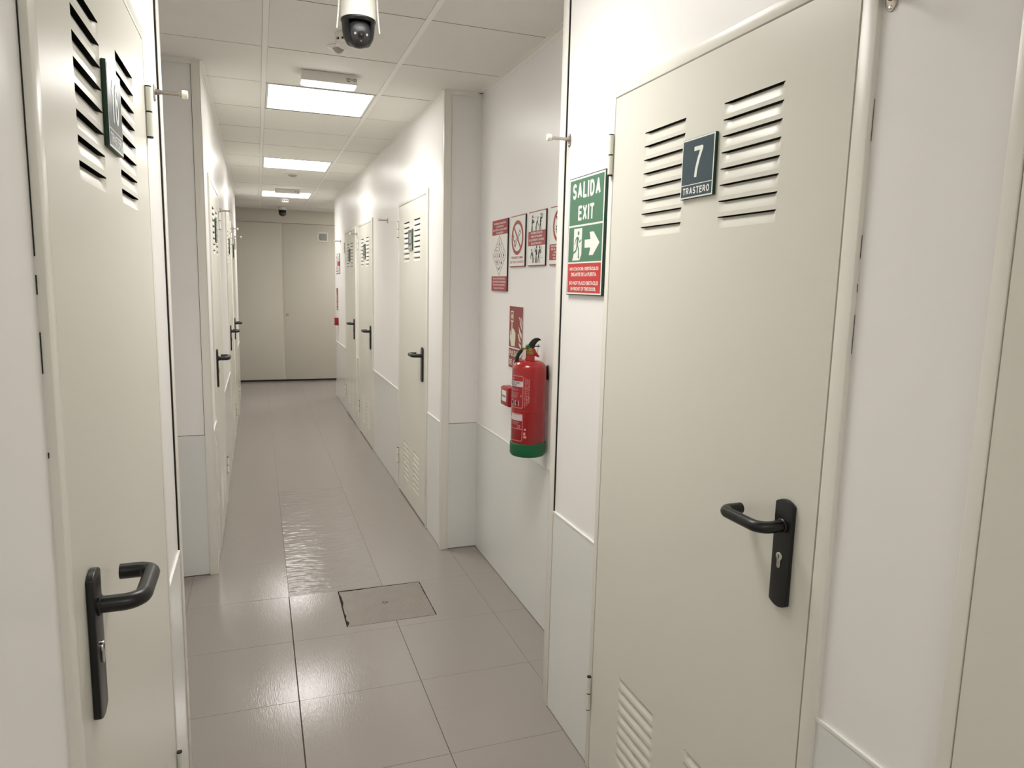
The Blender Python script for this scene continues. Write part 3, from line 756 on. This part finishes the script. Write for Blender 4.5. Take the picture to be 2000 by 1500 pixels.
for i in range(3):
    for j in range(3):
        k = Plane2()
        px, py = cx + (i - j) * hw / 3, cy + (i + j - 2) * hh / 3
        n = i * 3 + j
        if n == 8: k.bar((px, py + 0.014), (px, py - 0.010), 0.006, 0.003).disc(px, py - 0.011, 0.006)
        elif n in (7,): k.bar((px, py + 0.015), (px, py - 0.005), 0.004).disc(px, py - 0.011, 0.0026)
        elif n == 5: k.bar((px - 0.012, py + 0.008), (px + 0.004, py + 0.009), 0.004).bar((px - 0.012, py - 0.008), (px + 0.002, py - 0.007), 0.005)
        elif n == 4: k.disc(px, py + 0.004, 0.0065).bar((px - 0.011, py - 0.010), (px + 0.011, py - 0.002), 0.003).bar((px + 0.011, py - 0.010), (px - 0.011, py - 0.002), 0.003)
        elif n in (6, 1): k.poly([(px - 0.008, py - 0.006), (px + 0.008, py - 0.006), (px + 0.006, py + 0.004), (px, py + 0.015), (px - 0.006, py + 0.004)]).bar((px - 0.009, py - 0.012), (px + 0.009, py - 0.012), 0.003)
        elif n == 3: k.disc(px, py - 0.004, 0.0085).bar((px, py + 0.004), (px, py + 0.018), 0.004)
        elif n == 0: k.bar((px - 0.012, py - 0.006), (px + 0.010, py + 0.008), 0.008)
        else: k.bar((px - 0.004, py - 0.010), (px + 0.004, py + 0.010), 0.005).disc(px + 0.006, py - 0.004, 0.003)
        printed('hazard_symbol', k, M['s_black'], Pn, TH, 3, o)
# 2: no smoking
w, h = 0.213, 0.250
o, Pn = proh('no_smoking_sign', 'white no smoking sign with red crossed circle in the right alcove', 3.423, w, h)
g = Plane2().ring(w / 2, 0.142, 0.066, 0.084); g.bar((w / 2 - 0.048, 0.142 + 0.050), (w / 2 + 0.048, 0.142 - 0.050), 0.0115)
printed('red_ring', g, M['s_dred'], Pn, TH, 3, o)
k = Plane2(); k.bar((0.082, 0.108), (0.150, 0.166), 0.0045).bar((0.072, 0.118), (0.140, 0.178), 0.0045).bar((0.136, 0.180), (0.155, 0.164), 0.0045)
k.poly([(0.070, 0.116), (0.084, 0.106), (0.078, 0.094), (0.066, 0.100)])
k.path([(0.070, 0.112), (0.064, 0.126), (0.052, 0.134), (0.056, 0.148), (0.046, 0.152), (0.052, 0.162)], 0.006)
printed('cigarette', k, M['s_black'], Pn, TH, 2, o)
printed('lettering', lines([], ['PROHIBIDO FUMAR', 'EN TODO EL RECINTO'], w / 2, 0.045, 0.0215, 0.0125, 0.19, [0.86, 1]), M['s_dred'], Pn, TH, 2, o)
# 3: figures working
w, h = 0.215, 0.250
o, Pn = proh('no_works_sign', 'white sign with black human figures above and below a red band', 3.167, w, h)
printed('red_panel', Plane2().rect(0.001, 0.093, w - 0.001, 0.160), M['s_dred'], Pn, TH, 2, o)
printed('lettering', lines([], ['PROHIBIDO REALIZAR', 'OBRAS NI TALADRAR', 'EN EL INTERIOR Y EXTERIOR', 'DE LOS TRASTEROS'], w / 2 - 0.002, 0.151, 0.0158, 0.0095, 0.182, [0.78, 0.78, 1, 0.72]), M['s_white'], Pn, TH, 3, o)
FIG = []; k = Plane2()
def man(x, y, sc, arm, lean=0.0, legs=((-0.012, 0), (0.012, 0))):
    k = Plane2(); FIG.append(k); hip = (x, y + 0.036 * sc); sh = (x + lean * sc, y + 0.062 * sc)
    k.disc(sh[0] + lean * 0.4 * sc, sh[1] + 0.0115 * sc, 0.0062 * sc, 0.0074 * sc, 14)
    k.bar(hip, sh, 0.011 * sc, 0.014 * sc)
    for lx, ly in legs: k.path([hip, (x + lx * 0.6 * sc, y + 0.018 * sc), (x + lx * sc, y + ly * sc)], 0.0065 * sc)
    for pts_ in arm: k.path([sh] + [(sh[0] + ax * sc, sh[1] + ay * sc) for ax, ay in pts_], 0.0052 * sc)
man(0.048, 0.160, 0.90, [[(0.006, -0.014), (0.026, -0.010)], [(0.004, -0.018), (0.024, -0.018)]], 0.004, ((-0.008, 0), (0.004, 0)))
man(0.100, 0.160, 0.75, [[(0.012, -0.022), (0.022, -0.034)]], 0.018, ((-0.020, 0), (0.004, 0)))
man(0.150, 0.160, 0.95, [[(0.014, -0.008), (0.024, 0.014)], [(-0.006, -0.016), (0.008, -0.022)]], 0.004, ((-0.014, 0), (0.008, 0)))
man(0.068, 0.014, 0.82, [[(-0.016, -0.014), (-0.018, -0.034)], [(-0.012, -0.020), (-0.020, -0.032)]], -0.016, ((-0.004, 0), (0.018, 0)))
man(0.108, 0.014, 0.98, [[(-0.016, -0.010), (-0.018, 0.008)], [(0.010, -0.016), (0.006, -0.024)]], 0.002, ((-0.006, 0), (0.004, 0)))
man(0.138, 0.014, 0.95, [[(0.016, -0.004), (0.026, 0.012)], [(0.014, -0.014), (0.026, -0.012)]], 0.008, ((-0.014, 0), (0.010, 0)))
for x0, x1, y in ((0.03, 0.13, 0.222), (0.03, 0.06, 0.036), (0.16, 0.19, 0.036)): k = Plane2().bar((x0, y), (x1, y), 0.0008); FIG.append(k)
printed('human_figure', FIG[:6], M['s_black'], Pn, TH, 4, o); printed('shelf_line', FIG[6:], M['s_black'], Pn, TH, 4, o)
# 4: no food
w, h = 0.215, 0.250
o, Pn = proh('no_food_sign', 'partly hidden white sign with a crossed burger above red text, rightmost in alcove', 2.904, w, h)
printed('red_panel', Plane2().rect(0.001, 0.022, w - 0.001, 0.090), M['s_dred'], Pn, TH, 2, o)
printed('lettering', lines([], ['PROHIBIDO COMER', 'EN EL INTERIOR DE', 'LOS TRASTEROS', 'Y/O CONSUMIR', 'EN ESTA ZONA'], w / 2, 0.0815, 0.0128, 0.0082, 0.19, [0.95, 0.9, 0.6, 0.75, 0.65]), M['s_white'], Pn, TH, 3, o)
g = Plane2().ring(w / 2, 0.166, 0.058, 0.073); g.bar((w / 2 - 0.042, 0.166 + 0.044), (w / 2 + 0.042, 0.166 - 0.044), 0.010)
printed('red_ring', g, M['s_dred'], Pn, TH, 3, o)
k = Plane2().poly([(0.068, 0.158), (0.072, 0.167), (0.082, 0.171), (0.104, 0.171), (0.112, 0.166), (0.114, 0.158)]); k.rect(0.066, 0.1475, 0.116, 0.1545); k.poly([(0.070, 0.144), (0.074, 0.136), (0.108, 0.136), (0.114, 0.144)])
k.poly([(0.122, 0.136), (0.140, 0.136), (0.144, 0.172), (0.118, 0.172)]).bar((0.132, 0.172), (0.138, 0.186), 0.003)
printed('burger', k, M['s_black'], Pn, TH, 2, o)

# alarm button sign
w, h = 0.202, 0.318; P = on_right(XA, 3.421, 1.175); th = 0.003
o = board('alarm_button_sign', 'dark red fire alarm sign with pressing hand and flames, behind the extinguisher', 'sign', P, w, h, th, M['s_white'])
printed('red_panel', Plane2().rect(0.003, 0.108, w - 0.003, h - 0.003), M['s_pul'], P, th, 0, o); printed('red_panel', Plane2().rect(0.003, 0.003, w - 0.003, 0.101), M['s_pul'], P, th, 0, o)
g = Plane2().frame(0.022, 0.236, 0.064, 0.292, 0.007).disc(0.043, 0.264, 0.010, 0.012)
g.poly([(0.036, 0.170), (0.037, 0.240), (0.049, 0.240), (0.050, 0.200), (0.060, 0.206), (0.070, 0.198), (0.078, 0.200), (0.086, 0.188), (0.098, 0.184), (0.098, 0.160), (0.090, 0.120), (0.088, 0.114), (0.034, 0.114), (0.030, 0.128), (0.016, 0.150), (0.018, 0.192), (0.026, 0.190), (0.030, 0.168)])
printed('hand', g, M['s_cream'], P, th, 1, o)
g = []
g.append(Plane2().poly([(0.172, 0.112), (0.152, 0.124), (0.146, 0.142), (0.162, 0.132), (0.182, 0.128), (0.184, 0.112)]))
g.append(Plane2().poly([(0.134, 0.182), (0.142, 0.158), (0.160, 0.142), (0.180, 0.142), (0.160, 0.160), (0.150, 0.180)]))
g.append(Plane2().poly([(0.142, 0.220), (0.148, 0.190), (0.168, 0.170), (0.186, 0.158), (0.188, 0.182), (0.168, 0.194)]))
g.append(Plane2().poly([(0.142, 0.266), (0.154, 0.252), (0.164, 0.226), (0.186, 0.200), (0.186, 0.216), (0.172, 0.238), (0.158, 0.262)]))
g.append(Plane2().poly([(0.168, 0.266), (0.178, 0.248), (0.186, 0.222), (0.192, 0.236), (0.184, 0.256)]))
printed('flame', g, M['s_cream'], P, th, 1, o)
printed('lettering', [Plane2().strokes('PULSADOR', w / 2 + 0.004, 0.077, 0.178, 0.030, 0.2, 0.2), Plane2().strokes('DE ALARMA', w / 2 + 0.004, 0.031, 0.178, 0.030, 0.2, 0.2)], M['s_cream'], P, th, 1, o)

# far signs on the right wall
w, h = 0.215, 0.252
for yf, lab, nm in ((9.82, 'far white sign with red print, left of the pair by the end wall', 'far_notice'), (9.59, 'far white sign with black figures, right of the pair by the end wall', 'far_figure_notice')):
    Pn = on_right(XR, yf, 1.690)
    o = board(nm, lab, 'sign', Pn, w, h, TH, M['s_edge'])
    printed('face_panel', Plane2().rect(0.004, 0.004, w - 0.004, h - 0.004), M['s_white'], Pn, TH, 0, o)
    if nm == 'far_notice':
        printed('red_ring', Plane2().ring(w / 2, 0.142, 0.066, 0.084).bar((w / 2 - 0.048, 0.19), (w / 2 + 0.048, 0.094), 0.0115).rect(0.02, 0.02, w - 0.02, 0.032).rect(0.03, 0.042, w - 0.03, 0.052), M['s_dred'], Pn, TH, 1, o)
    else:
        FIG.clear()
        man(0.060, 0.160, 0.9, [[(0.006, -0.014), (0.026, -0.010)]], 0.004); man(0.110, 0.160, 0.8, [[(0.012, -0.022), (0.022, -0.034)]], 0.018); man(0.155, 0.160, 0.95, [[(0.014, -0.008), (0.024, 0.014)]], 0.004)
        man(0.068, 0.014, 0.85, [[(-0.016, -0.014), (-0.018, -0.034)]], -0.016); man(0.108, 0.014, 0.98, [[(-0.016, -0.010), (-0.018, 0.008)]], 0.002); man(0.146, 0.014, 0.95, [[(0.016, -0.004), (0.026, 0.012)]], 0.008)
        printed('human_figure', FIG, M['s_black'], Pn, TH, 1, o); printed('dark_band', Plane2().rect(0.004, 0.095, w - 0.004, 0.155), M['s_dred'], Pn, TH, 2, o)
Pn = on_right(XR, 9.83, 1.198)
o = board('far_alarm_sign', 'narrow dark red alarm sign above the far red call point', 'sign', Pn, 0.202, 0.302, 0.003, M['s_white'])
printed('red_panel', Plane2().rect(0.003, 0.1, 0.199, 0.299), M['s_pul'], Pn, 0.003, 0, o); printed('red_panel', Plane2().rect(0.003, 0.003, 0.199, 0.094), M['s_pul'], Pn, 0.003, 0, o)
printed('lettering', [Plane2().text('PULSADOR', 0.101, 0.07, 0.17, 0.026, 0.03), Plane2().text('DE ALARMA', 0.101, 0.028, 0.17, 0.026, 0.03), Plane2().poly([(0.03, 0.12), (0.08, 0.12), (0.085, 0.18), (0.05, 0.26), (0.03, 0.18)])], M['s_cream'], Pn, 0.003, 1, o)

# fire alarm call points
def call_point(x, y0, z0, label, th=0.052, wd=0.11, ht=0.098):
    P = on_right(x, y0 + wd, z0)
    r = empty('call_point', (x, y0 + wd / 2, z0), label, 'alarm button', 'red alarm call points')
    a = [Vector(P(0.0005)(*p)) for p in ((0, 0), (wd, 0), (wd, ht), (0, ht))]
    obj('housing', MB().prism(a, (-(th - 0.008), 0, 0)), M['redbox'], r, bevel=0.004)
    a = [Vector(P(th - 0.008)(*p)) for p in ((0.003, 0.003), (wd - 0.003, 0.003), (wd - 0.003, ht - 0.003), (0.003, ht - 0.003))]
    obj('front_cover', MB().prism(a, (-0.008, 0, 0)), M['s_dred'], r, bevel=0.003)
    printed('press_pane', Plane2().rect(0.022, 0.024, wd - 0.022, ht - 0.018), M['s_white'], P, th, 0, r)
    printed('lettering', Plane2().text('PULSAR', wd / 2, 0.05, 0.046, 0.012, 0.03).bar((0.03, 0.05), (0.036, 0.05), 0.003), M['s_black'], P, th, 1, r)
    return r
call_point(XA, 3.284, 0.985, 'red call point box with white pane, left of the extinguisher')
call_point(XR, 9.62, 1.005, 'distant plain red call point box beside the end wall')

# ---------------------------------------------------------------- fire extinguisher
EX, EY, ER = 1.110, 2.842, 0.0765
EXW = EX + 0.0855                              # wall plane in the extinguisher's own frame
ex = tag(empty('fire_extinguisher', (EX, EY, 0.850)), 'red fire extinguisher with green base hung on the alcove wall', 'fire extinguisher')
prof = [(0.0, 0.862), (ER - 0.004, 0.862), (ER, 0.868), (ER, 1.2380)]
for i in range(1, 11):
    a = i / 10 * PI / 2; prof.append((0.020 + (ER - 0.020) * math.cos(a) ** 0.9 if i < 10 else 0.022, 1.2380 + 0.042 * math.sin(a)))
prof += [(0.0215, 1.284), (0.0215, 1.302), (0.0, 1.302)]
body = obj('cylinder', MB().lathe(prof, (EX, EY, 0), n=48), M['red'], ex, smooth=True)
obj('weld_seam', MB().lathe([(ER, 1.058), (ER + 0.0006, 1.0590), (ER + 0.0006, 1.0600), (ER, 1.061)], (EX, EY, 0), n=48), M['red'], body, smooth=True)
obj('base_ring', MB().lathe([(0.0, 0.850), (ER - 0.010, 0.850), (ER - 0.002, 0.853), (ER + 0.0035, 0.862), (ER + 0.0035, 0.910), (ER + 0.0006, 0.912), (0, 0.912)], (EX, EY, 0), n=48), M['green'], ex, smooth=True)
vh = MB().lathe([(0, 1.300), (0.016, 1.300), (0.0185, 1.304), (0.0185, 1.316), (0.013, 1.319), (0.013, 1.333), (0, 1.333)], (EX, EY, 0), n=18)
vh.tube([(EX, EY, 1.321), (EX - 0.02, EY + 0.008, 1.324), (EX - 0.032, EY + 0.010, 1.324)], 0.0085, 10)
valve = obj('valve', vh, M['brass'], ex, smooth=True)
# squeeze lever (black, curved), carrying handle (red) below it; both in the plane x-z (pointing along the wall towards +x... the room's right)
HD = Vector((0.955, -0.297, 0)); HS = Vector((0.297, 0.955, 0))
def hp(a, z, w=0.0): return tuple(Vector((EX, EY, z)) + HD * a + HS * w)
top = [(-0.016, 1.326), (-0.013, 1.338), (-0.004, 1.354), (0.006, 1.367), (0.018, 1.375), (0.032, 1.377), (0.044, 1.373), (0.047, 1.366),
       (0.040, 1.366), (0.030, 1.358), (0.022, 1.346), (0.019, 1.333), (0.006, 1.326)]
obj('squeeze_lever', MB().prism([hp(a, z, -0.010) for a, z in top], HS * 0.020), M['black'], ex, bevel=0.002)
low = [(0.006, 1.330), (0.020, 1.330), (0.030, 1.312), (0.042, 1.296), (0.040, 1.291), (0.024, 1.296), (0.006, 1.308)]
obj('carry_handle', MB().prism([hp(a, z, -0.008) for a, z in low], HS * 0.016), M['red'], ex, bevel=0.0015)
obj('gauge_cap', MB().lathe([(0, -0.012), (0.008, -0.012), (0.0095, -0.008), (0.0095, 0.006), (0, 0.008)], hp(-0.010, 1.337), 'y', 16), M['green'], ex, smooth=True)
obj('safety_pin', MB().tube([hp(0.012, 1.339), hp(0.044, 1.340)], 0.0022, 8).tube([hp(0.034, 1.336), hp(0.036, 1.348)], 0.0018, 8), M['black'], ex, smooth=True)
obj('pin_wire', MB().tube([hp(0.036, 1.338), hp(0.034, 1.315), hp(0.031, 1.290)], 0.0010, 6), M['steel'], ex, smooth=True)
hs = []
for i in range(13):
    t = i / 12; a = PI * 0.5 * t
    hs.append((EX - 0.024 - 0.026 * math.sin(a * 1.05), EY + 0.012 + 0.020 * t, 1.326 - 0.055 * t ** 1.5))
hs += [(EX - 0.052, EY + 0.045, 1.250), (EX - 0.046, EY + 0.066, 1.20), (EX - 0.034, EY + 0.078, 1.12), (EX - 0.03, EY + 0.080, 1.0), (EX - 0.03, EY + 0.080, 0.93)]
obj('hose', MB().tube(hs, 0.0085, 12), M['hose'], ex, smooth=True)
obj('inspection_tag', MB().add([(EX - 0.024, EY - 0.012, 1.326), (EX - 0.037, EY - 0.010, 1.322), (EX - 0.038, EY - 0.012, 1.288), (EX - 0.025, EY - 0.014, 1.288)], [(0, 1, 2, 3)]), M['labelgrey'], ex, fix=False)
bk = MB().box(EX + ER - 0.006, EXW, EY - 0.012, EY + 0.012, 1.190, 1.250)
bk.prism([(EXW, EY - 0.012, 1.256), (EXW - 0.012, EY - 0.030, 1.252), (EXW - 0.014, EY - 0.040, 1.238), (EXW - 0.010, EY - 0.036, 1.205), (EXW - 0.003, EY - 0.026, 1.186), (EXW, EY - 0.014, 1.19)], (0.0, 0.016, 0))
obj('wall_bracket', bk, M['black'], ex, bevel=0.002)
def cyl(layer):
    r = ER + 0.0004 + 0.00025 * layer
    return lambda a, b: (EX - r * math.cos(a / ER), EY - r * math.sin(a / ER), b)
def wrap(name, p2, m, layer, n=None):
    v = list(p2.v); f = list(p2.f)
    obj(name, (lambda q: q)(p2.mb(cyl(layer))), m, body, fix=False)
def strip(p2, a0, a1, z0, z1, n=14):           # wide bands split so that they bend round the cylinder
    for i in range(n): p2.rect(a0 + (a1 - a0) * i / n, z0, a0 + (a1 - a0) * (i + 1) / n, z1)
    return p2
def outline(p2, a0, a1, z0, z1, wd=0.0022, r=0.008):
    strip(p2, a0 + r, a1 - r, z0, z0 + wd); strip(p2, a0 + r, a1 - r, z1 - wd, z1)
    p2.rect(a0, z0 + r, a0 + wd, z1 - r); p2.rect(a1 - wd, z0 + r, a1, z1 - r)
    for cx_, cz_, t0 in ((a1 - r, z1 - r, 0), (a0 + r, z1 - r, PI / 2), (a0 + r, z0 + r, PI), (a1 - r, z0 + r, 1.5 * PI)):
        for i in range(5):
            u, v = t0 + PI / 2 * i / 5, t0 + PI / 2 * (i + 1) / 5
            p2.poly([(cx_ + r * math.cos(u), cz_ + r * math.sin(u)), (cx_ + r * math.cos(v), cz_ + r * math.sin(v)),
                     (cx_ + (r - wd) * math.cos(v), cz_ + (r - wd) * math.sin(v)), (cx_ + (r - wd) * math.cos(u), cz_ + (r - wd) * math.sin(u))])
    return p2
LA = 0.0665
p = Plane2(); outline(p, -LA, LA, 1.072, 1.214); outline(p, -LA, LA, 0.925, 1.047); strip(p, -LA, LA, 0.9785, 0.9805)
wrap('label_outline', p, M['labelpink'], 0)
p = Plane2(); strip(p, -LA + 0.002, LA - 0.001, 1.166, 1.190); strip(p, -LA + 0.003, LA - 0.003, 1.016, 1.043); wrap('label_band', p, M['labelgrey'], 0)
p = Plane2()
for c, zz, ww, hh_ in ((-0.018, 1.1995, 0.06, 0.012),): p.text('EXTINTOR', c, zz, ww, hh_, 0.02, shear=0.25)
p.text('6 KG  POLVO', 0.006, 1.152, 0.07, 0.006, 0.01)
for i, tt in enumerate(('1 QUITAR EL SEGURO', '2 APRETAR LA PALANCA', '3 DIRIGIR A LA BASE')): p.text(tt, -0.004, 1.137 - 0.0085 * i, 0.092 - 0.006 * i, 0.0055, 0.01)
p.text('A', 0.056, 1.127, 0.008, 0.010, 0.02)
for i in range(3): p.rect(-0.045 + 0.034 * i, 1.082, -0.021 + 0.034 * i, 1.105)
for i, tt in enumerate(('REVISAR CADA TRES MESES', 'RECARGAR TRAS SU USO')): p.text(tt, 0.0, 1.008 - 0.008 * i, 0.10 - 0.014 * i, 0.005, 0.01)
p.text('CE', 0.048, 0.990, 0.018, 0.013, 0.0)
for i, tt in enumerate(('UTILIZABLE SOBRE APARATOS BAJO TENSION', 'HASTA 1000 V A UN METRO', 'PROTEGER DE LA HUMEDAD')): p.text(tt, LA + 0.008 + 0.0085 * i, 1.142 + 0.003 * i, 0.128 - 0.012 * i, 0.0058, 0.015, rotate=-PI / 2)
p.rect(LA + 0.007, 0.974, LA + 0.016, 0.983).rect(LA + 0.005, 0.953, LA + 0.014, 0.966).disc(LA + 0.012, 0.945, 0.0075, 0.0055, 16)
wrap('label_text', p, M['labelpink'], 1)
p = Plane2().text('EXTINTOR DE', -0.002, 1.182, 0.10, 0.008, 0.01).text('INCENDIOS', -0.008, 1.1725, 0.08, 0.007, 0.01).text('USO', -0.02, 1.034, 0.03, 0.008, 0.02, shear=0.2)
for i in range(3): p.disc(-0.033 + 0.034 * i, 1.094, 0.007, 0.008, 14)
wrap('label_dark_text', p, M['s_black'], 2)

ex.location = (1.1345, 2.902, 0.8365); ex.scale = (1.012, 1.012, 1.008)

# ---------------------------------------------------------------- ceiling devices
def security_camera(x, y, ztop, zb):
    r = empty('security_camera', (x, y, zb))
    hh = ztop - zb
    zj = zb + 0.092
    obj('body', MB().lathe([(0, ztop - 0.0005), (0.052, ztop - 0.0005), (0.055, ztop - min(0.01, hh * 0.05)), (0.0575, zj + (ztop - zj) * 0.4), (0.0600, zj + 0.004), (0.0590, zj), (0, zj)], (x, y, 0), n=40), M['white'], r, smooth=True)
    y_ = MB().lathe([(0.0585, zj), (0.0595, zj - 0.002), (0.0590, zj - 0.006), (0.0555, zj - 0.012), (0.02, zj - 0.013)], (x, y, 0), n=40)
    y_.lathe([(0.0565, zj - 0.010), (0.0540, zj - 0.040), (0.0500, zj - 0.060), (0.0400, zj - 0.078), (0.030, zj - 0.078), (0.036, zj - 0.058), (0.040, zj - 0.04), (0.042, zj - 0.012)], (x, y, 0), n=36, a0=-PI / 2 + 0.72, a1=1.5 * PI - 0.72)
    obj('yoke', y_, M['black'], r, smooth=True)
    bc = Vector((x + 0.001, y - 0.006, zb + 0.0465)); br = 0.0465
    def sph(rad, c, n=28, m=16): return MB().lathe([(max(1e-5, rad * math.sin(PI * i / m)), -rad * math.cos(PI * i / m)) for i in range(m + 1)], tuple(c), n=n)
    ball = obj('ball', sph(br, bc), M['ball'], r, smooth=True)
    fd = Vector((0.05, -0.93, -0.30)).normalized(); fu = Vector((0, 0, 1)); fr_ = fd.cross(fu).normalized(); fu = fr_.cross(fd)
    fr_ = -fr_ if fr_.x < 0 else fr_
    def cap(ang, rad, lift=0.0, ox=0.0, oy=0.0):
        d2 = (fd + fr_ * ox + fu * oy).normalized(); a = d2.orthogonal().normalized(); b = d2.cross(a)
        vs, fs = [], []
        for j in range(6):
            t = ang * j / 5
            for i in range(24):
                p_ = 2 * PI * i / 24
                vs.append(bc + (d2 * math.cos(t) + (a * math.cos(p_) + b * math.sin(p_)) * math.sin(t)) * (rad + lift))
        for j in range(5):
            for i in range(24): fs.append((j * 24 + i, j * 24 + (i + 1) % 24, (j + 1) * 24 + (i + 1) % 24, (j + 1) * 24 + i))
        return MB().add(vs, fs)
    obj('face_plate', cap(0.78, br, 0.0008), M['face'], ball, smooth=True)
    obj('lens_ring', cap(0.24, br, 0.0018), M['black'], ball, smooth=True)
    obj('lens', cap(0.10, br, 0.0030), M['face'], ball, smooth=True)
    obj('lens_glint', cap(0.028, br, 0.0040), M['chrome'], ball, smooth=True)
    for ox, oy in ((-0.46, 0.02), (0.46, 0.02), (0.0, -0.46)): obj('infrared_lamp', cap(0.085, br, 0.0016, ox, oy), M['chrome'], ball, smooth=True)
    for sx, lean in ((-1, -0.006), (1, 0.006)):
        obj('antenna', MB().tube([(x + sx * 0.064, y, min(zj + 0.075, ztop - 0.004)), (x + sx * 0.066, y - 0.001, min(zj + 0.03, ztop - 0.02)), (x + sx * 0.070 + lean * 0.4, y - 0.002, zj - 0.035)], [0.0036, 0.0034, 0.0028], 10), M['white'], r, smooth=True)
    return r
sc1 = security_camera(0.350, 2.600, H, 2.394)
tag(sc1, 'large white dome security camera with two antennas, nearest, hanging from the ceiling', 'camera', 'dome security cameras on the ceiling')
sc2 = security_camera(0.378, 11.2, H, 2.520)
tag(sc2, 'tiny far dome security camera below the last ceiling light', 'camera', 'dome security cameras on the ceiling')

def smoke_detector(x, y):
    r = empty('smoke_detector', (x, y, H - 0.06))
    obj('base', MB().lathe([(0, H - 0.0005), (0.052, H - 0.0005), (0.052, H - 0.020), (0.050, H - 0.024), (0, H - 0.024)], (x, y, 0), n=36), M['white'], r, smooth=True)
    obj('slot_ring', MB().lathe([(0.040, H - 0.023), (0.046, H - 0.024), (0.046, H - 0.034), (0.040, H - 0.035)], (x, y, 0), n=36), M['dark'], r, smooth=True)
    ribs = MB()
    for i in range(10):
        a = 2 * PI * i / 10 + 0.2; c, s_ = math.cos(a), math.sin(a)
        ribs.prism([(x + 0.044 * c - 0.005 * s_, y + 0.044 * s_ + 0.005 * c, H - 0.036), (x + 0.051 * c - 0.005 * s_, y + 0.051 * s_ + 0.005 * c, H - 0.036), (x + 0.051 * c + 0.005 * s_, y + 0.051 * s_ - 0.005 * c, H - 0.036), (x + 0.044 * c + 0.005 * s_, y + 0.044 * s_ - 0.005 * c, H - 0.036)], (0, 0, 0.014))
    obj('rib', ribs, M['white'], r)
    obj('chamber', MB().lathe([(0, H - 0.054), (0.036, H - 0.054), (0.047, H - 0.046), (0.050, H - 0.034), (0, H - 0.034)], (x, y, 0), n=36), M['white'], r, smooth=True)
    return r
s1 = smoke_detector(0.395, 3.290); tag(s1, 'white smoke detector with black slots, half hidden behind the nearest camera', 'smoke detector', 'smoke detectors')
s2 = copy_tree(s1); s2.location = (0.374, 10.02, H - 0.06); tag(s2, 'far white smoke detector directly above the distant camera', 'smoke detector', 'smoke detectors')

def motion_sensor(x, y, rr_):
    r = empty('motion_sensor', (x, y, H - 0.03))
    k = rr_ / 0.05
    obj('flange', MB().lathe([(0, H - 0.0005), (0.05 * k, H - 0.0005), (0.0495 * k, H - 0.003), (0.045 * k, H - 0.006), (0.026 * k, H - 0.008), (0, H - 0.008)], (x, y, 0), n=36), M['white'], r, smooth=True)
    obj('sensor_lens', MB().lathe([(0.0265 * k, H - 0.0075), (0.024 * k, H - 0.013), (0.017 * k, H - 0.021), (0.010 * k, H - 0.026), (0, H - 0.027)], (x, y, 0), n=28), M['grey'], r, smooth=True)
    return r
tag(motion_sensor(0.378, 3.480, 0.050), 'round white ceiling motion sensor just below the nearest camera', 'motion sensor', 'ceiling sensors')
tag(motion_sensor(0.368, 7.72, 0.090), 'flat round ceiling sensor beyond the middle LED panel', 'motion sensor', 'ceiling sensors')

def emergency_light(x0, x1, y, lab):
    r = empty('emergency_light', ((x0 + x1) / 2, y + 0.05, H - 0.07), lab, 'emergency light', 'emergency lights on the ceiling')
    d = 0.100
    obj('housing', MB().box(x0, x1, y, y + d, H - 0.052, H - 0.0006), M['white'], r, bevel=0.004)
    pts_ = []
    for i in range(13):
        q = i / 12; zz = H - 0.0515 - 0.013 * math.sin(PI * (0.12 + 0.76 * q)) ** 0.6
        pts_.append((y + 0.004 + (d - 0.008) * q, zz))
    dm = MB(); n = 13
    for k_, (xx, sc_) in enumerate(((x0 + 0.004, 0.55), (x0 + 0.030, 1.0), (x1 - 0.030, 1.0), (x1 - 0.004, 0.55))):
        dm.v += [(xx, yy, H - 0.0515 + (zz - H + 0.0515) * sc_) for yy, zz in pts_]
    for k_ in range(3):
        for i in range(n - 1): dm.f.append((k_ * n + i, k_ * n + i + 1, (k_ + 1) * n + i + 1, (k_ + 1) * n + i))
    dm.f += [tuple(range(n)), tuple(range(3 * n, 4 * n))]
    obj('diffuser', dm, M['emergency'], r, smooth=True)
    # rating marks at the right end of the front face
    mk = Plane2(); wx = x1 - x0
    mk.frame(wx - 0.055, 0.024, wx - 0.034, 0.032, 0.0012).rect(wx - 0.053, 0.016, wx - 0.036, 0.0195).text('CE', wx - 0.024, 0.025, 0.012, 0.009, 0.02).frame(wx - 0.016, 0.019, wx - 0.004, 0.031, 0.0024)
    mk.text('IP42', wx - 0.0445, 0.0278, 0.014, 0.0045, 0.02)
    obj('rating_marks', mk.mb(lambda a, b: (x0 + a, y - 0.0006, H - 0.052 + b)), M['s_black'], r, fix=False)
    return r
e1 = emergency_light(0.236, 0.516, 3.895, 'bright white emergency light box in front of the nearest LED panel')
e2 = copy_tree(e1); e2.location.y += 8.98 - 3.895; e2.location.x -= 0.012
tag(e2, 'distant emergency light box in front of the farthest LED panel')
